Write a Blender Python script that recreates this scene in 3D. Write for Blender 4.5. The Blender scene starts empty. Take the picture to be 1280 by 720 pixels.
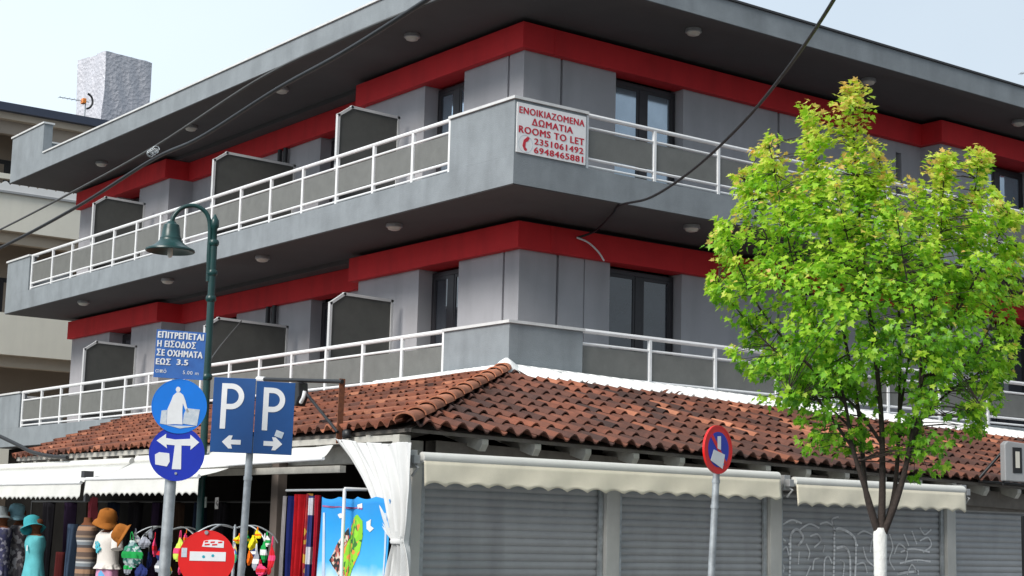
import bpy, bmesh, math, random
from math import sin, cos, pi, radians, sqrt, atan2
from mathutils import Vector, Matrix
random.seed(7)
scene = bpy.context.scene
COL = scene.collection

# ------------------------------------------------------------------ camera
FPX = 2027.784
CAMP = Vector((-12.56574174, -16.8256392, 1.6))
CR = Vector((0.79814184, -0.60195874, 0.02480473))
CU = Vector((-0.10889074, -0.10364067, 0.98863614))
CF = Vector((0.59254739, 0.79177288, 0.14826769))
cam = bpy.data.cameras.new("camera")
camo = bpy.data.objects.new("camera", cam)
COL.objects.link(camo)
cam.sensor_width = 36.0
cam.lens = FPX / 1280 * 36.0
cam.clip_start = 0.1
cam.clip_end = 3000
mw = Matrix.Identity(4)
for i in range(3):
    mw[i][0] = CR[i]; mw[i][1] = CU[i]; mw[i][2] = -CF[i]; mw[i][3] = CAMP[i]
camo.matrix_world = mw
scene.camera = camo

# ------------------------------------------------------------------ world, sun, exposure
SUN_EL, SUN_DIR = radians(38), Vector((-0.96, -0.22))
world = bpy.data.worlds.new("World")
scene.world = world
world.use_nodes = True
wn = world.node_tree
for n in list(wn.nodes): wn.nodes.remove(n)
wo = wn.nodes.new('ShaderNodeOutputWorld')
wb = wn.nodes.new('ShaderNodeBackground'); wb.inputs['Strength'].default_value = 0.1
sky = wn.nodes.new('ShaderNodeTexSky'); sky.sky_type = 'NISHITA'; sky.sun_disc = False
sky.sun_elevation = SUN_EL
sky.sun_rotation = atan2(SUN_DIR.x, SUN_DIR.y)
sky.dust_density = 2.0
tc = wn.nodes.new('ShaderNodeTexCoord')
noi = wn.nodes.new('ShaderNodeTexNoise'); noi.inputs['Scale'].default_value = 2.2; noi.inputs['Detail'].default_value = 4
rmp = wn.nodes.new('ShaderNodeMapRange')
rmp.inputs['From Min'].default_value = 0.35; rmp.inputs['From Max'].default_value = 0.65
rmp.inputs['To Min'].default_value = 0.80; rmp.inputs['To Max'].default_value = 0.97
mixc = wn.nodes.new('ShaderNodeMix'); mixc.data_type = 'RGBA'
mixc.inputs[7].default_value = (6.7, 7.7, 8.6, 1)
wn.links.new(tc.outputs['Generated'], noi.inputs['Vector'])
wn.links.new(noi.outputs['Fac'], rmp.inputs['Value'])
wn.links.new(rmp.outputs['Result'], mixc.inputs[0])
wn.links.new(sky.outputs[0], mixc.inputs[6])
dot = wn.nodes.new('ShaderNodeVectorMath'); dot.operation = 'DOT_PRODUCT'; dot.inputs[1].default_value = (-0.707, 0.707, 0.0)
gra = wn.nodes.new('ShaderNodeMath'); gra.operation = 'MULTIPLY_ADD'; gra.inputs[1].default_value = 0.38; gra.inputs[2].default_value = 0.98   # cloud brightened to the left, added to lift left faces and darken right ones
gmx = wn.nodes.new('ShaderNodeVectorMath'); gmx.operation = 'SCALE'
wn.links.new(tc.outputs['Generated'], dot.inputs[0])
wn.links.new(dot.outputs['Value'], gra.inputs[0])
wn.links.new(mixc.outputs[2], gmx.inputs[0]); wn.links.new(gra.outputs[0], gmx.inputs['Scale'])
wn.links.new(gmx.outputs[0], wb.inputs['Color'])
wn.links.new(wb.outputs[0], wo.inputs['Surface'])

sl = bpy.data.lights.new("sun", 'SUN'); sl.energy = 3.0; sl.angle = radians(24); sl.color = (1.0, 0.96, 0.9)
so = bpy.data.objects.new("sun", sl); COL.objects.link(so)
sd = SUN_DIR.normalized()
so.rotation_euler = Vector((sd.x * cos(SUN_EL), sd.y * cos(SUN_EL), sin(SUN_EL))).to_track_quat('Z', 'Y').to_euler()
scene.view_settings.view_transform = 'Standard'
scene.view_settings.look = 'None'
scene.view_settings.exposure = 0.28
scene.view_settings.gamma = 1.0

# ------------------------------------------------------------------ helpers: photo ray -> place in the world
def ray(x, y): return CR * ((x - 640) / FPX) + CU * (-(y - 360) / FPX) + CF
def atx(x, y, X): r = ray(x, y); return CAMP + r * ((X - CAMP.x) / r.x)
def aty(x, y, Y): r = ray(x, y); return CAMP + r * ((Y - CAMP.y) / r.y)
def atz(x, y, Z): r = ray(x, y); return CAMP + r * ((Z - CAMP.z) / r.z)
def atd(x, y, d): r = ray(x, y); return CAMP + r * (d / sqrt(r.x ** 2 + r.y ** 2))

ORG = {}
def empty(name, loc=(0, 0, 0), label=None, cat=None, group=None):
    o = bpy.data.objects.new(name, None); COL.objects.link(o)
    o.location = loc; o.empty_display_size = 0.2
    ORG[o] = Vector(loc)
    return tag(o, label, cat, group)
def tag(o, label=None, cat=None, group=None, kind=None):
    if label: o['label'] = label
    if cat: o['category'] = cat
    if group: o['group'] = group
    if kind: o['kind'] = kind
    return o

class Fr:
    """a flat frame: origin, right, up, normal"""
    def __init__(s, o, r, u, n=None):
        s.o = Vector(o); s.r = Vector(r).normalized(); s.u = Vector(u).normalized()
        s.n = Vector(n).normalized() if n is not None else s.r.cross(s.u).normalized()
    def p(s, a, b, c=0.0): return s.o + s.r * a + s.u * b + s.n * c
def facing(o, yaw=0.0, lean=0.0):
    o = Vector(o); d = (CAMP - o); d.z = 0; d.normalize()
    d = Matrix.Rotation(yaw, 3, 'Z') @ d
    u = Vector((0, 0, 1)); r = u.cross(d)
    if lean: u = Matrix.Rotation(lean, 3, d) @ u; r = u.cross(d)
    return Fr(o, r, u, d)

class MB:
    def __init__(s): s.v = []; s.f = []; s.t = []; s.tint = 0.5
    def add(s, vs, fs):
        b = len(s.v); s.v += [Vector(v) for v in vs]
        for f in fs: s.f.append([b + i for i in f]); s.t.append(s.tint)
        return s
    def box(s, x0, x1, y0, y1, z0, z1):
        x0, x1 = min(x0, x1), max(x0, x1); y0, y1 = min(y0, y1), max(y0, y1); z0, z1 = min(z0, z1), max(z0, z1)
        return s.add([(x0, y0, z0), (x1, y0, z0), (x1, y1, z0), (x0, y1, z0), (x0, y0, z1), (x1, y0, z1), (x1, y1, z1), (x0, y1, z1)],
                     [(3, 2, 1, 0), (4, 5, 6, 7), (0, 1, 5, 4), (1, 2, 6, 5), (2, 3, 7, 6), (3, 0, 4, 7)])
    def prism(s, F, pts, c0, c1):
        n = len(pts)
        a = sum(pts[i][0] * pts[(i + 1) % n][1] - pts[(i + 1) % n][0] * pts[i][1] for i in range(n))
        if a < 0: pts = list(reversed(pts))
        vs = [F.p(x, y, c0) for x, y in pts] + [F.p(x, y, c1) for x, y in pts]
        fs = [list(range(n - 1, -1, -1)), list(range(n, 2 * n))] + [(i, (i + 1) % n, n + (i + 1) % n, n + i) for i in range(n)]
        return s.add(vs, fs)
    def obox(s, F, a0, a1, b0, b1, c0, c1):
        return s.prism(F, [(a0, b0), (a1, b0), (a1, b1), (a0, b1)], c0, c1)
    def disc(s, F, r, c0, c1, a=0, b=0, seg=40, ry=None):
        ry = ry or r
        return s.prism(F, [(a + r * cos(2 * pi * i / seg), b + ry * sin(2 * pi * i / seg)) for i in range(seg)], c0, c1)
    def ring(s, F, r0, r1, c0, c1, a=0, b=0, seg=48):
        vs = []
        for i in range(seg):
            t = 2 * pi * i / seg
            for r, c in ((r0, c0), (r1, c0), (r1, c1), (r0, c1)): vs.append(F.p(a + r * cos(t), b + r * sin(t), c))
        fs = []
        for i in range(seg):
            j = (i + 1) % seg
            for k in range(4):
                l = (k + 1) % 4
                fs.append((4 * i + k, 4 * j + k, 4 * j + l, 4 * i + l))
        return s.add(vs, fs)
    def tube(s, pts, r, seg=8, caps=True):
        pts = [Vector(p) for p in pts]; n = len(pts)
        rs = r if isinstance(r, (list, tuple)) else [r] * n
        vs = []; fs = []; prev = None
        for i, p in enumerate(pts):
            t = (pts[min(i + 1, n - 1)] - pts[max(i - 1, 0)]).normalized()
            if prev is None:
                a = Vector((0, 0, 1)) if abs(t.z) < 0.9 else Vector((1, 0, 0))
                x = t.cross(a).normalized()
            else:
                x = (prev - t * prev.dot(t)).normalized()
            prev = x; y = t.cross(x)
            for k in range(seg):
                q = 2 * pi * k / seg
                vs.append(p + (x * cos(q) + y * sin(q)) * rs[i])
        for i in range(n - 1):
            for k in range(seg):
                l = (k + 1) % seg
                fs.append((i * seg + k, i * seg + l, (i + 1) * seg + l, (i + 1) * seg + k))
        if caps:
            fs.append(list(range(seg - 1, -1, -1))); fs.append(list(range((n - 1) * seg, n * seg)))
        return s.add(vs, fs)
    def sections(s, F, secs, seg=24, caps=True, wob=None):
        """secs: (height b, half width, half depth, shift a, shift c) stacked along F.u"""
        vs = []; fs = []
        for j, q in enumerate(secs):
            b, rx, ry = q[:3]; sa = q[3] if len(q) > 3 else 0; sc = q[4] if len(q) > 4 else 0
            for k in range(seg):
                t = 2 * pi * k / seg
                m = wob(j, t) if wob else 1.0
                vs.append(F.p(sa + rx * cos(t) * m, b, sc + ry * sin(t) * m))
        n = len(secs)
        for i in range(n - 1):
            for k in range(seg):
                l = (k + 1) % seg
                fs.append((i * seg + l, i * seg + k, (i + 1) * seg + k, (i + 1) * seg + l))
        if caps:
            fs.append(list(range(seg))); fs.append(list(range(n * seg - 1, (n - 1) * seg - 1, -1)))
        return s.add(vs, fs)
    def grid(s, rows):
        n = len(rows[0]); vs = [p for r in rows for p in r]; fs = []
        for i in range(len(rows) - 1):
            for k in range(n - 1):
                fs.append((i * n + k, i * n + k + 1, (i + 1) * n + k + 1, (i + 1) * n + k))
        return s.add(vs, fs)
    def text(s, F, string, x, y, h, c0, c1, w=None, bold=0.0, align='l'):
        """raised lettering from the built-in font; x,y lower left corner, h cap height, w fitted width"""
        cu = bpy.data.curves.new('t', 'FONT'); cu.body = string.translate(str.maketrans('ΑΒΕΖΗΙΚΜΝΟΡΤΧ', 'ABEZHIKMNOPTX')); cu.resolution_u = 3; cu.space_character = 1.12
        o = bpy.data.objects.new('t', cu); COL.objects.link(o)
        bpy.context.view_layer.update()
        m = o.to_mesh()
        vs = [v.co.copy() for v in m.vertices]; fs = [list(p.vertices) for p in m.polygons]
        o.to_mesh_clear(); bpy.data.objects.remove(o); bpy.data.curves.remove(cu)
        x0 = min(v.x for v in vs); x1 = max(v.x for v in vs)
        sy = h / 0.72; sx = (w / (x1 - x0)) if w else sy
        if align == 'c': x -= (x1 - x0) * sx / 2
        for k in range(4 if bold else 1):
            dx = (k - 1.5) * bold * sx if bold else 0
            dy = (k % 2 - .5) * bold * sy if bold else 0
            s.add([F.p(x + (v.x - x0) * sx + dx, y + v.y * sy + dy, c1 + .0006 * k) for v in vs], fs)
        return s
    def build(s, name, mat, parent=None, smooth=None, bevel=0, solid=0, tint=False):
        me = bpy.data.meshes.new(name)
        o = bpy.data.objects.new(name, me); COL.objects.link(o)
        if parent is not None:
            off = ORG[parent]; ORG[o] = off.copy(); o.parent = parent
            vs = [v - off for v in s.v]
        else:
            vs = s.v
        me.from_pydata([tuple(v) for v in vs], [], s.f)
        me.materials.append(mat)
        if tint:
            a = me.attributes.new('tint', 'FLOAT', 'FACE'); a.data.foreach_set('value', s.t)
        if smooth is not None:
            me.polygons.foreach_set('use_smooth', [True] * len(me.polygons))
            me.set_sharp_from_angle(angle=radians(smooth))
        if solid:
            m = o.modifiers.new('solid', 'SOLIDIFY'); m.thickness = solid; m.offset = 0
        if bevel:
            m = o.modifiers.new('bevel', 'BEVEL'); m.width = bevel; m.segments = 2; m.limit_method = 'ANGLE'; m.angle_limit = radians(50)
        me.update()
        if parent is None:
            c = sum(s.v, Vector()) / len(s.v)
            c.z = min(v.z for v in s.v)
            me.transform(Matrix.Translation(-c)); o.location = c
        return o

def smooth_path(pts, n=8):
    pts = [Vector(p) for p in pts]; out = []
    for i in range(len(pts) - 1):
        p0 = pts[max(i - 1, 0)]; p1 = pts[i]; p2 = pts[i + 1]; p3 = pts[min(i + 2, len(pts) - 1)]
        for k in range(n):
            t = k / n
            out.append(0.5 * (2 * p1 + (p2 - p0) * t + (2 * p0 - 5 * p1 + 4 * p2 - p3) * t * t + (3 * p1 - p0 - 3 * p2 + p3) * t ** 3))
    return out + [pts[-1]]

# ------------------------------------------------------------------ materials
def mat(name, col, rough=0.7, metal=0.0, var=0.0, scale=3.0, bump=0.0, bscale=60.0, col2=None, streak=0.0, spec=0.5, coat=0.0, tint=None, bdist=0.01):
    m = bpy.data.materials.new(name); m.use_nodes = True
    nt = m.node_tree; b = nt.nodes['Principled BSDF']
    b.inputs['Roughness'].default_value = rough; b.inputs['Metallic'].default_value = metal
    b.inputs['Specular IOR Level'].default_value = spec; b.inputs['Coat Weight'].default_value = coat
    b.inputs['Base Color'].default_value = (*col, 1)
    tcn = nt.nodes.new('ShaderNodeTexCoord')
    cur = None
    if var or col2:
        n = nt.nodes.new('ShaderNodeTexNoise'); n.inputs['Scale'].default_value = scale; n.inputs['Detail'].default_value = 6; n.inputs['Roughness'].default_value = 0.65
        nt.links.new(tcn.outputs['Object'], n.inputs['Vector'])
        r = nt.nodes.new('ShaderNodeValToRGB')
        c2 = col2 or tuple(c * (1 - var) for c in col)
        c1 = col if col2 else tuple(min(1, c * (1 + var)) for c in col)
        r.color_ramp.elements[0].position = 0.3; r.color_ramp.elements[0].color = (*c2, 1)
        r.color_ramp.elements[1].position = 0.7; r.color_ramp.elements[1].color = (*c1, 1)
        nt.links.new(n.outputs['Fac'], r.inputs['Fac']); cur = r.outputs['Color']
    if streak:                                   # rain streaks running down the surface
        mp = nt.nodes.new('ShaderNodeMapping'); mp.inputs['Scale'].default_value = (3.2, 3.2, 0.45)
        nt.links.new(tcn.outputs['Object'], mp.inputs['Vector'])
        n2 = nt.nodes.new('ShaderNodeTexNoise'); n2.inputs['Scale'].default_value = 1.0; n2.inputs['Detail'].default_value = 5
        nt.links.new(mp.outputs['Vector'], n2.inputs['Vector'])
        r2 = nt.nodes.new('ShaderNodeMapRange'); r2.inputs['From Min'].default_value = 0.48; r2.inputs['From Max'].default_value = 0.75
        r2.inputs['To Min'].default_value = 0.0; r2.inputs['To Max'].default_value = streak
        nt.links.new(n2.outputs['Fac'], r2.inputs['Value'])
        mx = nt.nodes.new('ShaderNodeMix'); mx.data_type = 'RGBA'
        nt.links.new(r2.outputs['Result'], mx.inputs[0])
        if cur: nt.links.new(cur, mx.inputs[6])
        else: mx.inputs[6].default_value = (*col, 1)
        mx.inputs[7].default_value = (*[c * 0.35 for c in col], 1)
        cur = mx.outputs[2]
    if tint:                                     # colour of single tiles, from their own random number
        at = nt.nodes.new('ShaderNodeAttribute'); at.attribute_name = 'tint'
        r3 = nt.nodes.new('ShaderNodeValToRGB')
        els = r3.color_ramp.elements
        els[0].position = tint[0][0]; els[0].color = (*tint[0][1], 1)
        els[1].position = tint[-1][0]; els[1].color = (*tint[-1][1], 1)
        for p, c in tint[1:-1]:
            e = els.new(p); e.color = (*c, 1)
        nt.links.new(at.outputs['Fac'], r3.inputs['Fac'])
        if cur:
            mx = nt.nodes.new('ShaderNodeMix'); mx.data_type = 'RGBA'; mx.blend_type = 'MULTIPLY'; mx.inputs[0].default_value = 1
            nt.links.new(r3.outputs['Color'], mx.inputs[6]); nt.links.new(cur, mx.inputs[7]); cur = mx.outputs[2]
        else: cur = r3.outputs['Color']
    if cur: nt.links.new(cur, b.inputs['Base Color'])
    if bump:
        n3 = nt.nodes.new('ShaderNodeTexNoise'); n3.inputs['Scale'].default_value = bscale; n3.inputs['Detail'].default_value = 4
        nt.links.new(tcn.outputs['Object'], n3.inputs['Vector'])
        bp = nt.nodes.new('ShaderNodeBump'); bp.inputs['Strength'].default_value = bump; bp.inputs['Distance'].default_value = bdist
        nt.links.new(n3.outputs['Fac'], bp.inputs['Height']); nt.links.new(bp.outputs['Normal'], b.inputs['Normal'])
    return m

M = {}
M['plaster'] = mat('grey_plaster', (0.43, 0.42, 0.44), 0.85, var=0.07, scale=1.1, bump=0.35, bscale=90, streak=0.2)
M['fascia'] = mat('bluegrey_concrete_paint', (0.232, 0.256, 0.272), 0.8, var=0.16, scale=1.7, bump=0.45, bscale=60, streak=0.26)
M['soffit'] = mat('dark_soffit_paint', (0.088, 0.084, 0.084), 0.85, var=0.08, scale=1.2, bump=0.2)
M['red'] = mat('red_band_paint', (0.68, 0.022, 0.028), 0.75, var=0.08, scale=1.5, bump=0.3, streak=0.22)
M['white_metal'] = mat('white_metal_paint', (0.78, 0.78, 0.78), 0.4, var=0.05, scale=8)
M['coping'] = mat('pale_marble_coping', (0.62, 0.62, 0.61), 0.5, var=0.12, scale=6)
M['mesh'] = mat('grey_perforated_sheet', (0.15, 0.152, 0.142), 0.6, var=0.12, scale=5, bump=0.3, bscale=150)
M['mesh_shaded'] = mat('shaded_divider_sheet', (0.085, 0.085, 0.078), 0.6, var=0.12, scale=5, bump=0.3, bscale=150)  # darker copy of the railing sheet, balcony shade put into its colour
M['divider_frame'] = mat('pale_divider_frame', (0.58, 0.58, 0.58), 0.45, var=0.06)
M['dframe'] = mat('dark_window_frame', (0.022, 0.02, 0.024), 0.4, var=0.2, scale=6)
M['glass'] = mat('dark_window_glass', (0.035, 0.04, 0.05), 0.06, spec=0.9, coat=0.6, var=0.4, scale=1.5)
M['glass_curtain_sky'] = mat('window_glass_curtain_sky', (0.50, 0.60, 0.70), 0.06, metal=0.75, spec=0.8, coat=0.5, col2=(0.32, 0.39, 0.47), scale=1.1)  # pale blue metallic base put in for sky reflection as well as curtain
M['interior'] = mat('dark_interior', (0.010, 0.009, 0.008), 0.95, var=0.3, spec=0.03)  # near-black base stands in for the deep shade indoors
M['pvc'] = mat('dark_drain_pipe', (0.03, 0.03, 0.033), 0.5, var=0.1)
M['lampglass'] = mat('frosted_lamp_glass', (0.6, 0.57, 0.5), 0.3, var=0.06)
M['grey_frame'] = mat('grey_metal_frame', (0.36, 0.36, 0.36), 0.45, metal=0.3, var=0.08)
def mat_tile(name, stops): return mat(name, (0.95, 0.95, 0.95), 0.85, col2=(0.36, 0.35, 0.34), scale=1.6, bump=0.5, bscale=45, tint=stops)
M['tile'] = mat_tile('clay_tile', [(0.0, (0.07, 0.035, 0.028)), (0.3, (0.17, 0.065, 0.042)), (0.65, (0.36, 0.115, 0.06)), (1.0, (0.68, 0.27, 0.15))])
M['mortar'] = mat('white_mortar', (0.8, 0.8, 0.78), 0.8, var=0.06, scale=10, bump=0.4)
M['rafter'] = mat('worn_white_wood', (0.50, 0.48, 0.43), 0.75, var=0.15, scale=9, bump=0.3, streak=0.25)
M['beam'] = mat('brown_grey_wood', (0.17, 0.15, 0.13), 0.8, var=0.2, scale=7, bump=0.3)
M['pillar'] = mat('cream_pillar_paint', (0.52, 0.51, 0.48), 0.75, var=0.08, scale=3, bump=0.2, streak=0.3)
M['shutter'] = mat('grey_shutter_steel', (0.36, 0.365, 0.375), 0.48, metal=0.25, var=0.12, scale=1.8, streak=0.3)
M['graffiti'] = mat('white_spray_paint', (0.85, 0.85, 0.86), 0.8, col2=(0.66, 0.66, 0.67), scale=14)
M['canvas'] = mat('cream_awning_canvas', (0.80, 0.73, 0.58), 0.9, var=0.05, scale=4, bump=0.3, bscale=200, streak=0.12)
M['canvas_white'] = mat('white_awning_canvas', (0.66, 0.65, 0.61), 0.9, var=0.04, scale=4, bump=0.3, bscale=200, streak=0.1)
M['curtain'] = mat('white_curtain_cloth', (0.62, 0.62, 0.61), 0.9, var=0.04, scale=6, bump=0.2, bscale=150)
M['galv'] = mat('galvanised_steel', (0.42, 0.44, 0.45), 0.45, metal=0.6, var=0.3, scale=9)
M['green'] = mat('dark_green_lamp_paint', (0.005, 0.040, 0.038), 0.35, var=0.2, scale=10)
M['bulb'] = mat('opal_bulb', (0.7, 0.67, 0.6), 0.3)
M['black'] = mat('black_metal', (0.012, 0.012, 0.013), 0.45, var=0.2)
M['rust'] = mat('rusty_steel', (0.24, 0.085, 0.035), 0.85, col2=(0.09, 0.03, 0.018), scale=18, bump=0.5)
M['cable'] = mat('black_cable_rubber', (0.01, 0.01, 0.011), 0.5, var=0.2)
M['greycable'] = mat('grey_cable', (0.07, 0.07, 0.068), 0.6, var=0.2)
M['blue1'] = mat('bright_blue_sign', (0.005, 0.19, 0.72), 0.35, var=0.06, scale=5)
M['blue2'] = mat('deep_blue_sign', (0.010, 0.032, 0.42), 0.35, var=0.08, scale=5)
M['blue3'] = mat('parking_blue_sign', (0.012, 0.075, 0.25), 0.4, var=0.08, scale=5)
M['blue4'] = mat('faded_blue_sign', (0.05, 0.17, 0.50), 0.45, col2=(0.035, 0.11, 0.36), scale=9)
M['signwhite'] = mat('sign_white', (0.8, 0.8, 0.8), 0.45, var=0.05, scale=12)
M['signgrey'] = mat('worn_sign_sticker', (0.72, 0.74, 0.75), 0.6, col2=(0.42, 0.50, 0.58), scale=30)
M['signred'] = mat('sign_red', (0.74, 0.012, 0.010), 0.35, var=0.06, scale=6)
M['textred'] = mat('red_lettering', (0.55, 0.02, 0.04), 0.5, var=0.06)
M['teal'] = mat('teal_dot', (0.02, 0.35, 0.45), 0.5)
M['alum'] = mat('sign_back_aluminium', (0.45, 0.45, 0.46), 0.5, metal=0.7)
M['bark'] = mat('dark_bark', (0.042, 0.030, 0.025), 0.9, var=0.35, scale=25, bump=0.7, bscale=50)
M['limewash'] = mat('limewashed_bark', (0.74, 0.73, 0.70), 0.9, var=0.12, scale=20, bump=0.6, bscale=50)
M['cream'] = mat('cream_house_wall', (0.76, 0.72, 0.62), 0.85, var=0.04, scale=1, bump=0.2, streak=0.08)
M['tan'] = mat('tan_house_wall', (0.50, 0.42, 0.33), 0.85, var=0.05, scale=1, bump=0.2)
M['brownwall'] = mat('brown_house_wall', (0.36, 0.30, 0.245), 0.85, var=0.06, scale=1)
M['navy'] = mat('dark_blue_gutter', (0.035, 0.045, 0.075), 0.45, var=0.1)
M['trim'] = mat('white_wave_trim', (0.76, 0.75, 0.73), 0.6, var=0.05)
M['orange'] = mat('orange_plastic', (0.75, 0.22, 0.02), 0.4, var=0.05)
M['pinkp'] = mat('pink_plastic', (0.65, 0.2, 0.22), 0.5, var=0.05)
def foil():
    m = mat('crinkled_foil', (0.56, 0.55, 0.58), 0.55, metal=0.3)
    nt = m.node_tree; b = nt.nodes['Principled BSDF']; t = nt.nodes.new('ShaderNodeTexCoord')
    v = nt.nodes.new('ShaderNodeTexVoronoi'); v.inputs['Scale'].default_value = 9.0; v.feature = 'F1'
    n = nt.nodes.new('ShaderNodeTexNoise'); n.inputs['Scale'].default_value = 9; n.inputs['Detail'].default_value = 3; n.inputs['Distortion'].default_value = 1.2
    a = nt.nodes.new('ShaderNodeMath'); a.operation = 'ADD'
    p = nt.nodes.new('ShaderNodeBump'); p.inputs['Strength'].default_value = 1.0; p.inputs['Distance'].default_value = 0.02
    nt.links.new(t.outputs['Object'], v.inputs['Vector']); nt.links.new(t.outputs['Object'], n.inputs['Vector'])
    nt.links.new(v.outputs['Distance'], a.inputs[0]); nt.links.new(n.outputs['Fac'], a.inputs[1])
    nt.links.new(a.outputs[0], p.inputs['Height']); nt.links.new(p.outputs['Normal'], b.inputs['Normal'])
    return m
M['foil'] = foil()
def leafmat():
    m = bpy.data.materials.new('young_maple_leaf'); m.use_nodes = True
    nt = m.node_tree; b = nt.nodes['Principled BSDF']; out = nt.nodes['Material Output']
    at = nt.nodes.new('ShaderNodeAttribute'); at.attribute_name = 'tint'
    r = nt.nodes.new('ShaderNodeValToRGB'); e = r.color_ramp.elements
    e[0].position = 0; e[0].color = (0.10, 0.29, 0.02, 1)
    e[1].position = 1; e[1].color = (0.85, 0.55, 0.16, 1)
    for p, c in ((0.3, (0.25, 0.56, 0.03, 1)), (0.6, (0.50, 0.74, 0.05, 1)), (0.85, (0.76, 0.82, 0.14, 1))):
        x = e.new(p); x.color = c
    nt.links.new(at.outputs['Fac'], r.inputs['Fac']); nt.links.new(r.outputs['Color'], b.inputs['Base Color'])
    b.inputs['Roughness'].default_value = 0.45
    tr = nt.nodes.new('ShaderNodeBsdfTranslucent'); nt.links.new(r.outputs['Color'], tr.inputs['Color'])
    mx = nt.nodes.new('ShaderNodeMixShader'); mx.inputs[0].default_value = 0.5
    nt.links.new(b.outputs[0], mx.inputs[1]); nt.links.new(tr.outputs[0], mx.inputs[2]); nt.links.new(mx.outputs[0], out.inputs['Surface'])
    return m
M['leaf'] = leafmat()
def stripes(name, cols, period, axis='Z', rough=0.9):
    """cloth with woven bands: cols (position 0..1, colour) repeated each period metres along an object axis"""
    m = bpy.data.materials.new(name); m.use_nodes = True
    nt = m.node_tree; b = nt.nodes['Principled BSDF']; b.inputs['Roughness'].default_value = rough
    t = nt.nodes.new('ShaderNodeTexCoord'); sx = nt.nodes.new('ShaderNodeSeparateXYZ')
    nt.links.new(t.outputs['Object'], sx.inputs[0])
    d = nt.nodes.new('ShaderNodeMath'); d.operation = 'DIVIDE'; d.inputs[1].default_value = period
    f = nt.nodes.new('ShaderNodeMath'); f.operation = 'FRACT'
    r = nt.nodes.new('ShaderNodeValToRGB'); r.color_ramp.interpolation = 'CONSTANT'; e = r.color_ramp.elements
    e[0].position = cols[0][0]; e[0].color = (*cols[0][1], 1); e[1].position = cols[1][0]; e[1].color = (*cols[1][1], 1)
    for p, c in cols[2:]:
        x = e.new(p); x.color = (*c, 1)
    nt.links.new(sx.outputs[axis], d.inputs[0]); nt.links.new(d.outputs[0], f.inputs[0]); nt.links.new(f.outputs[0], r.inputs['Fac'])
    nt.links.new(r.outputs['Color'], b.inputs['Base Color'])
    return m
def speckle(name, cols, scale):
    """printed cloth: patches in several colours"""
    m = bpy.data.materials.new(name); m.use_nodes = True
    nt = m.node_tree; b = nt.nodes['Principled BSDF']; b.inputs['Roughness'].default_value = 0.85
    t = nt.nodes.new('ShaderNodeTexCoord'); v = nt.nodes.new('ShaderNodeTexVoronoi'); v.inputs['Scale'].default_value = scale
    nt.links.new(t.outputs['Object'], v.inputs['Vector'])
    sx = nt.nodes.new('ShaderNodeSeparateColor'); nt.links.new(v.outputs['Color'], sx.inputs[0])
    r = nt.nodes.new('ShaderNodeValToRGB'); r.color_ramp.interpolation = 'CONSTANT'; e = r.color_ramp.elements
    n = len(cols); e[0].position = 0; e[0].color = (*cols[0], 1); e[1].position = 1 / n; e[1].color = (*cols[1], 1)
    for i, c in enumerate(cols[2:]):
        x = e.new((i + 2) / n); x.color = (*c, 1)
    nt.links.new(sx.outputs[0], r.inputs['Fac']); nt.links.new(r.outputs['Color'], b.inputs['Base Color'])
    return m
def cloth(name, col, var=0.12): return mat(name, col, 0.95, spec=0.08, var=var, scale=7, bump=0.2, bscale=120)

# ------------------------------------------------------------------ ground
asph = mat('asphalt', (0.055, 0.055, 0.057), 0.9, var=0.2, scale=3, bump=0.6, bscale=120)
pave = mat('pavement_slabs', (0.30, 0.29, 0.27), 0.85, var=0.12, scale=2, bump=0.3)
tag(MB().box(-900, 900, -900, 900, -1.0, 0.0).build('ground', asph), 'grey asphalt of the street and town ground', 'ground', kind='structure')
b = MB(); b.box(-6.6, 40, -6.9, 60, 0.004, 0.12)
tag(b.build('pavement', pave, bevel=0.01), 'pale slab pavement around the corner shops', 'pavement', kind='structure')
b = MB(); b.box(-6.75, 40, -7.05, -6.903, 0.003, 0.135); b.box(-6.75, -6.603, -6.903, 60, 0.003, 0.135)
tag(b.build('kerb', mat('kerb_stone', (0.4, 0.39, 0.37), 0.85, var=0.1, scale=5), bevel=0.01), 'stone kerb along the street corner', 'kerb', kind='structure')
wline = mat('road_paint', (0.7, 0.7, 0.68), 0.8, var=0.15, scale=9)
b = MB()
for i in range(10): b.box(-2 + i * 4, 0 + i * 4, -11.1, -11.0, 0.0, 0.004)
tag(b.build('road_markings', wline), 'dashed white line along the road', 'road', kind='structure')

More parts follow.
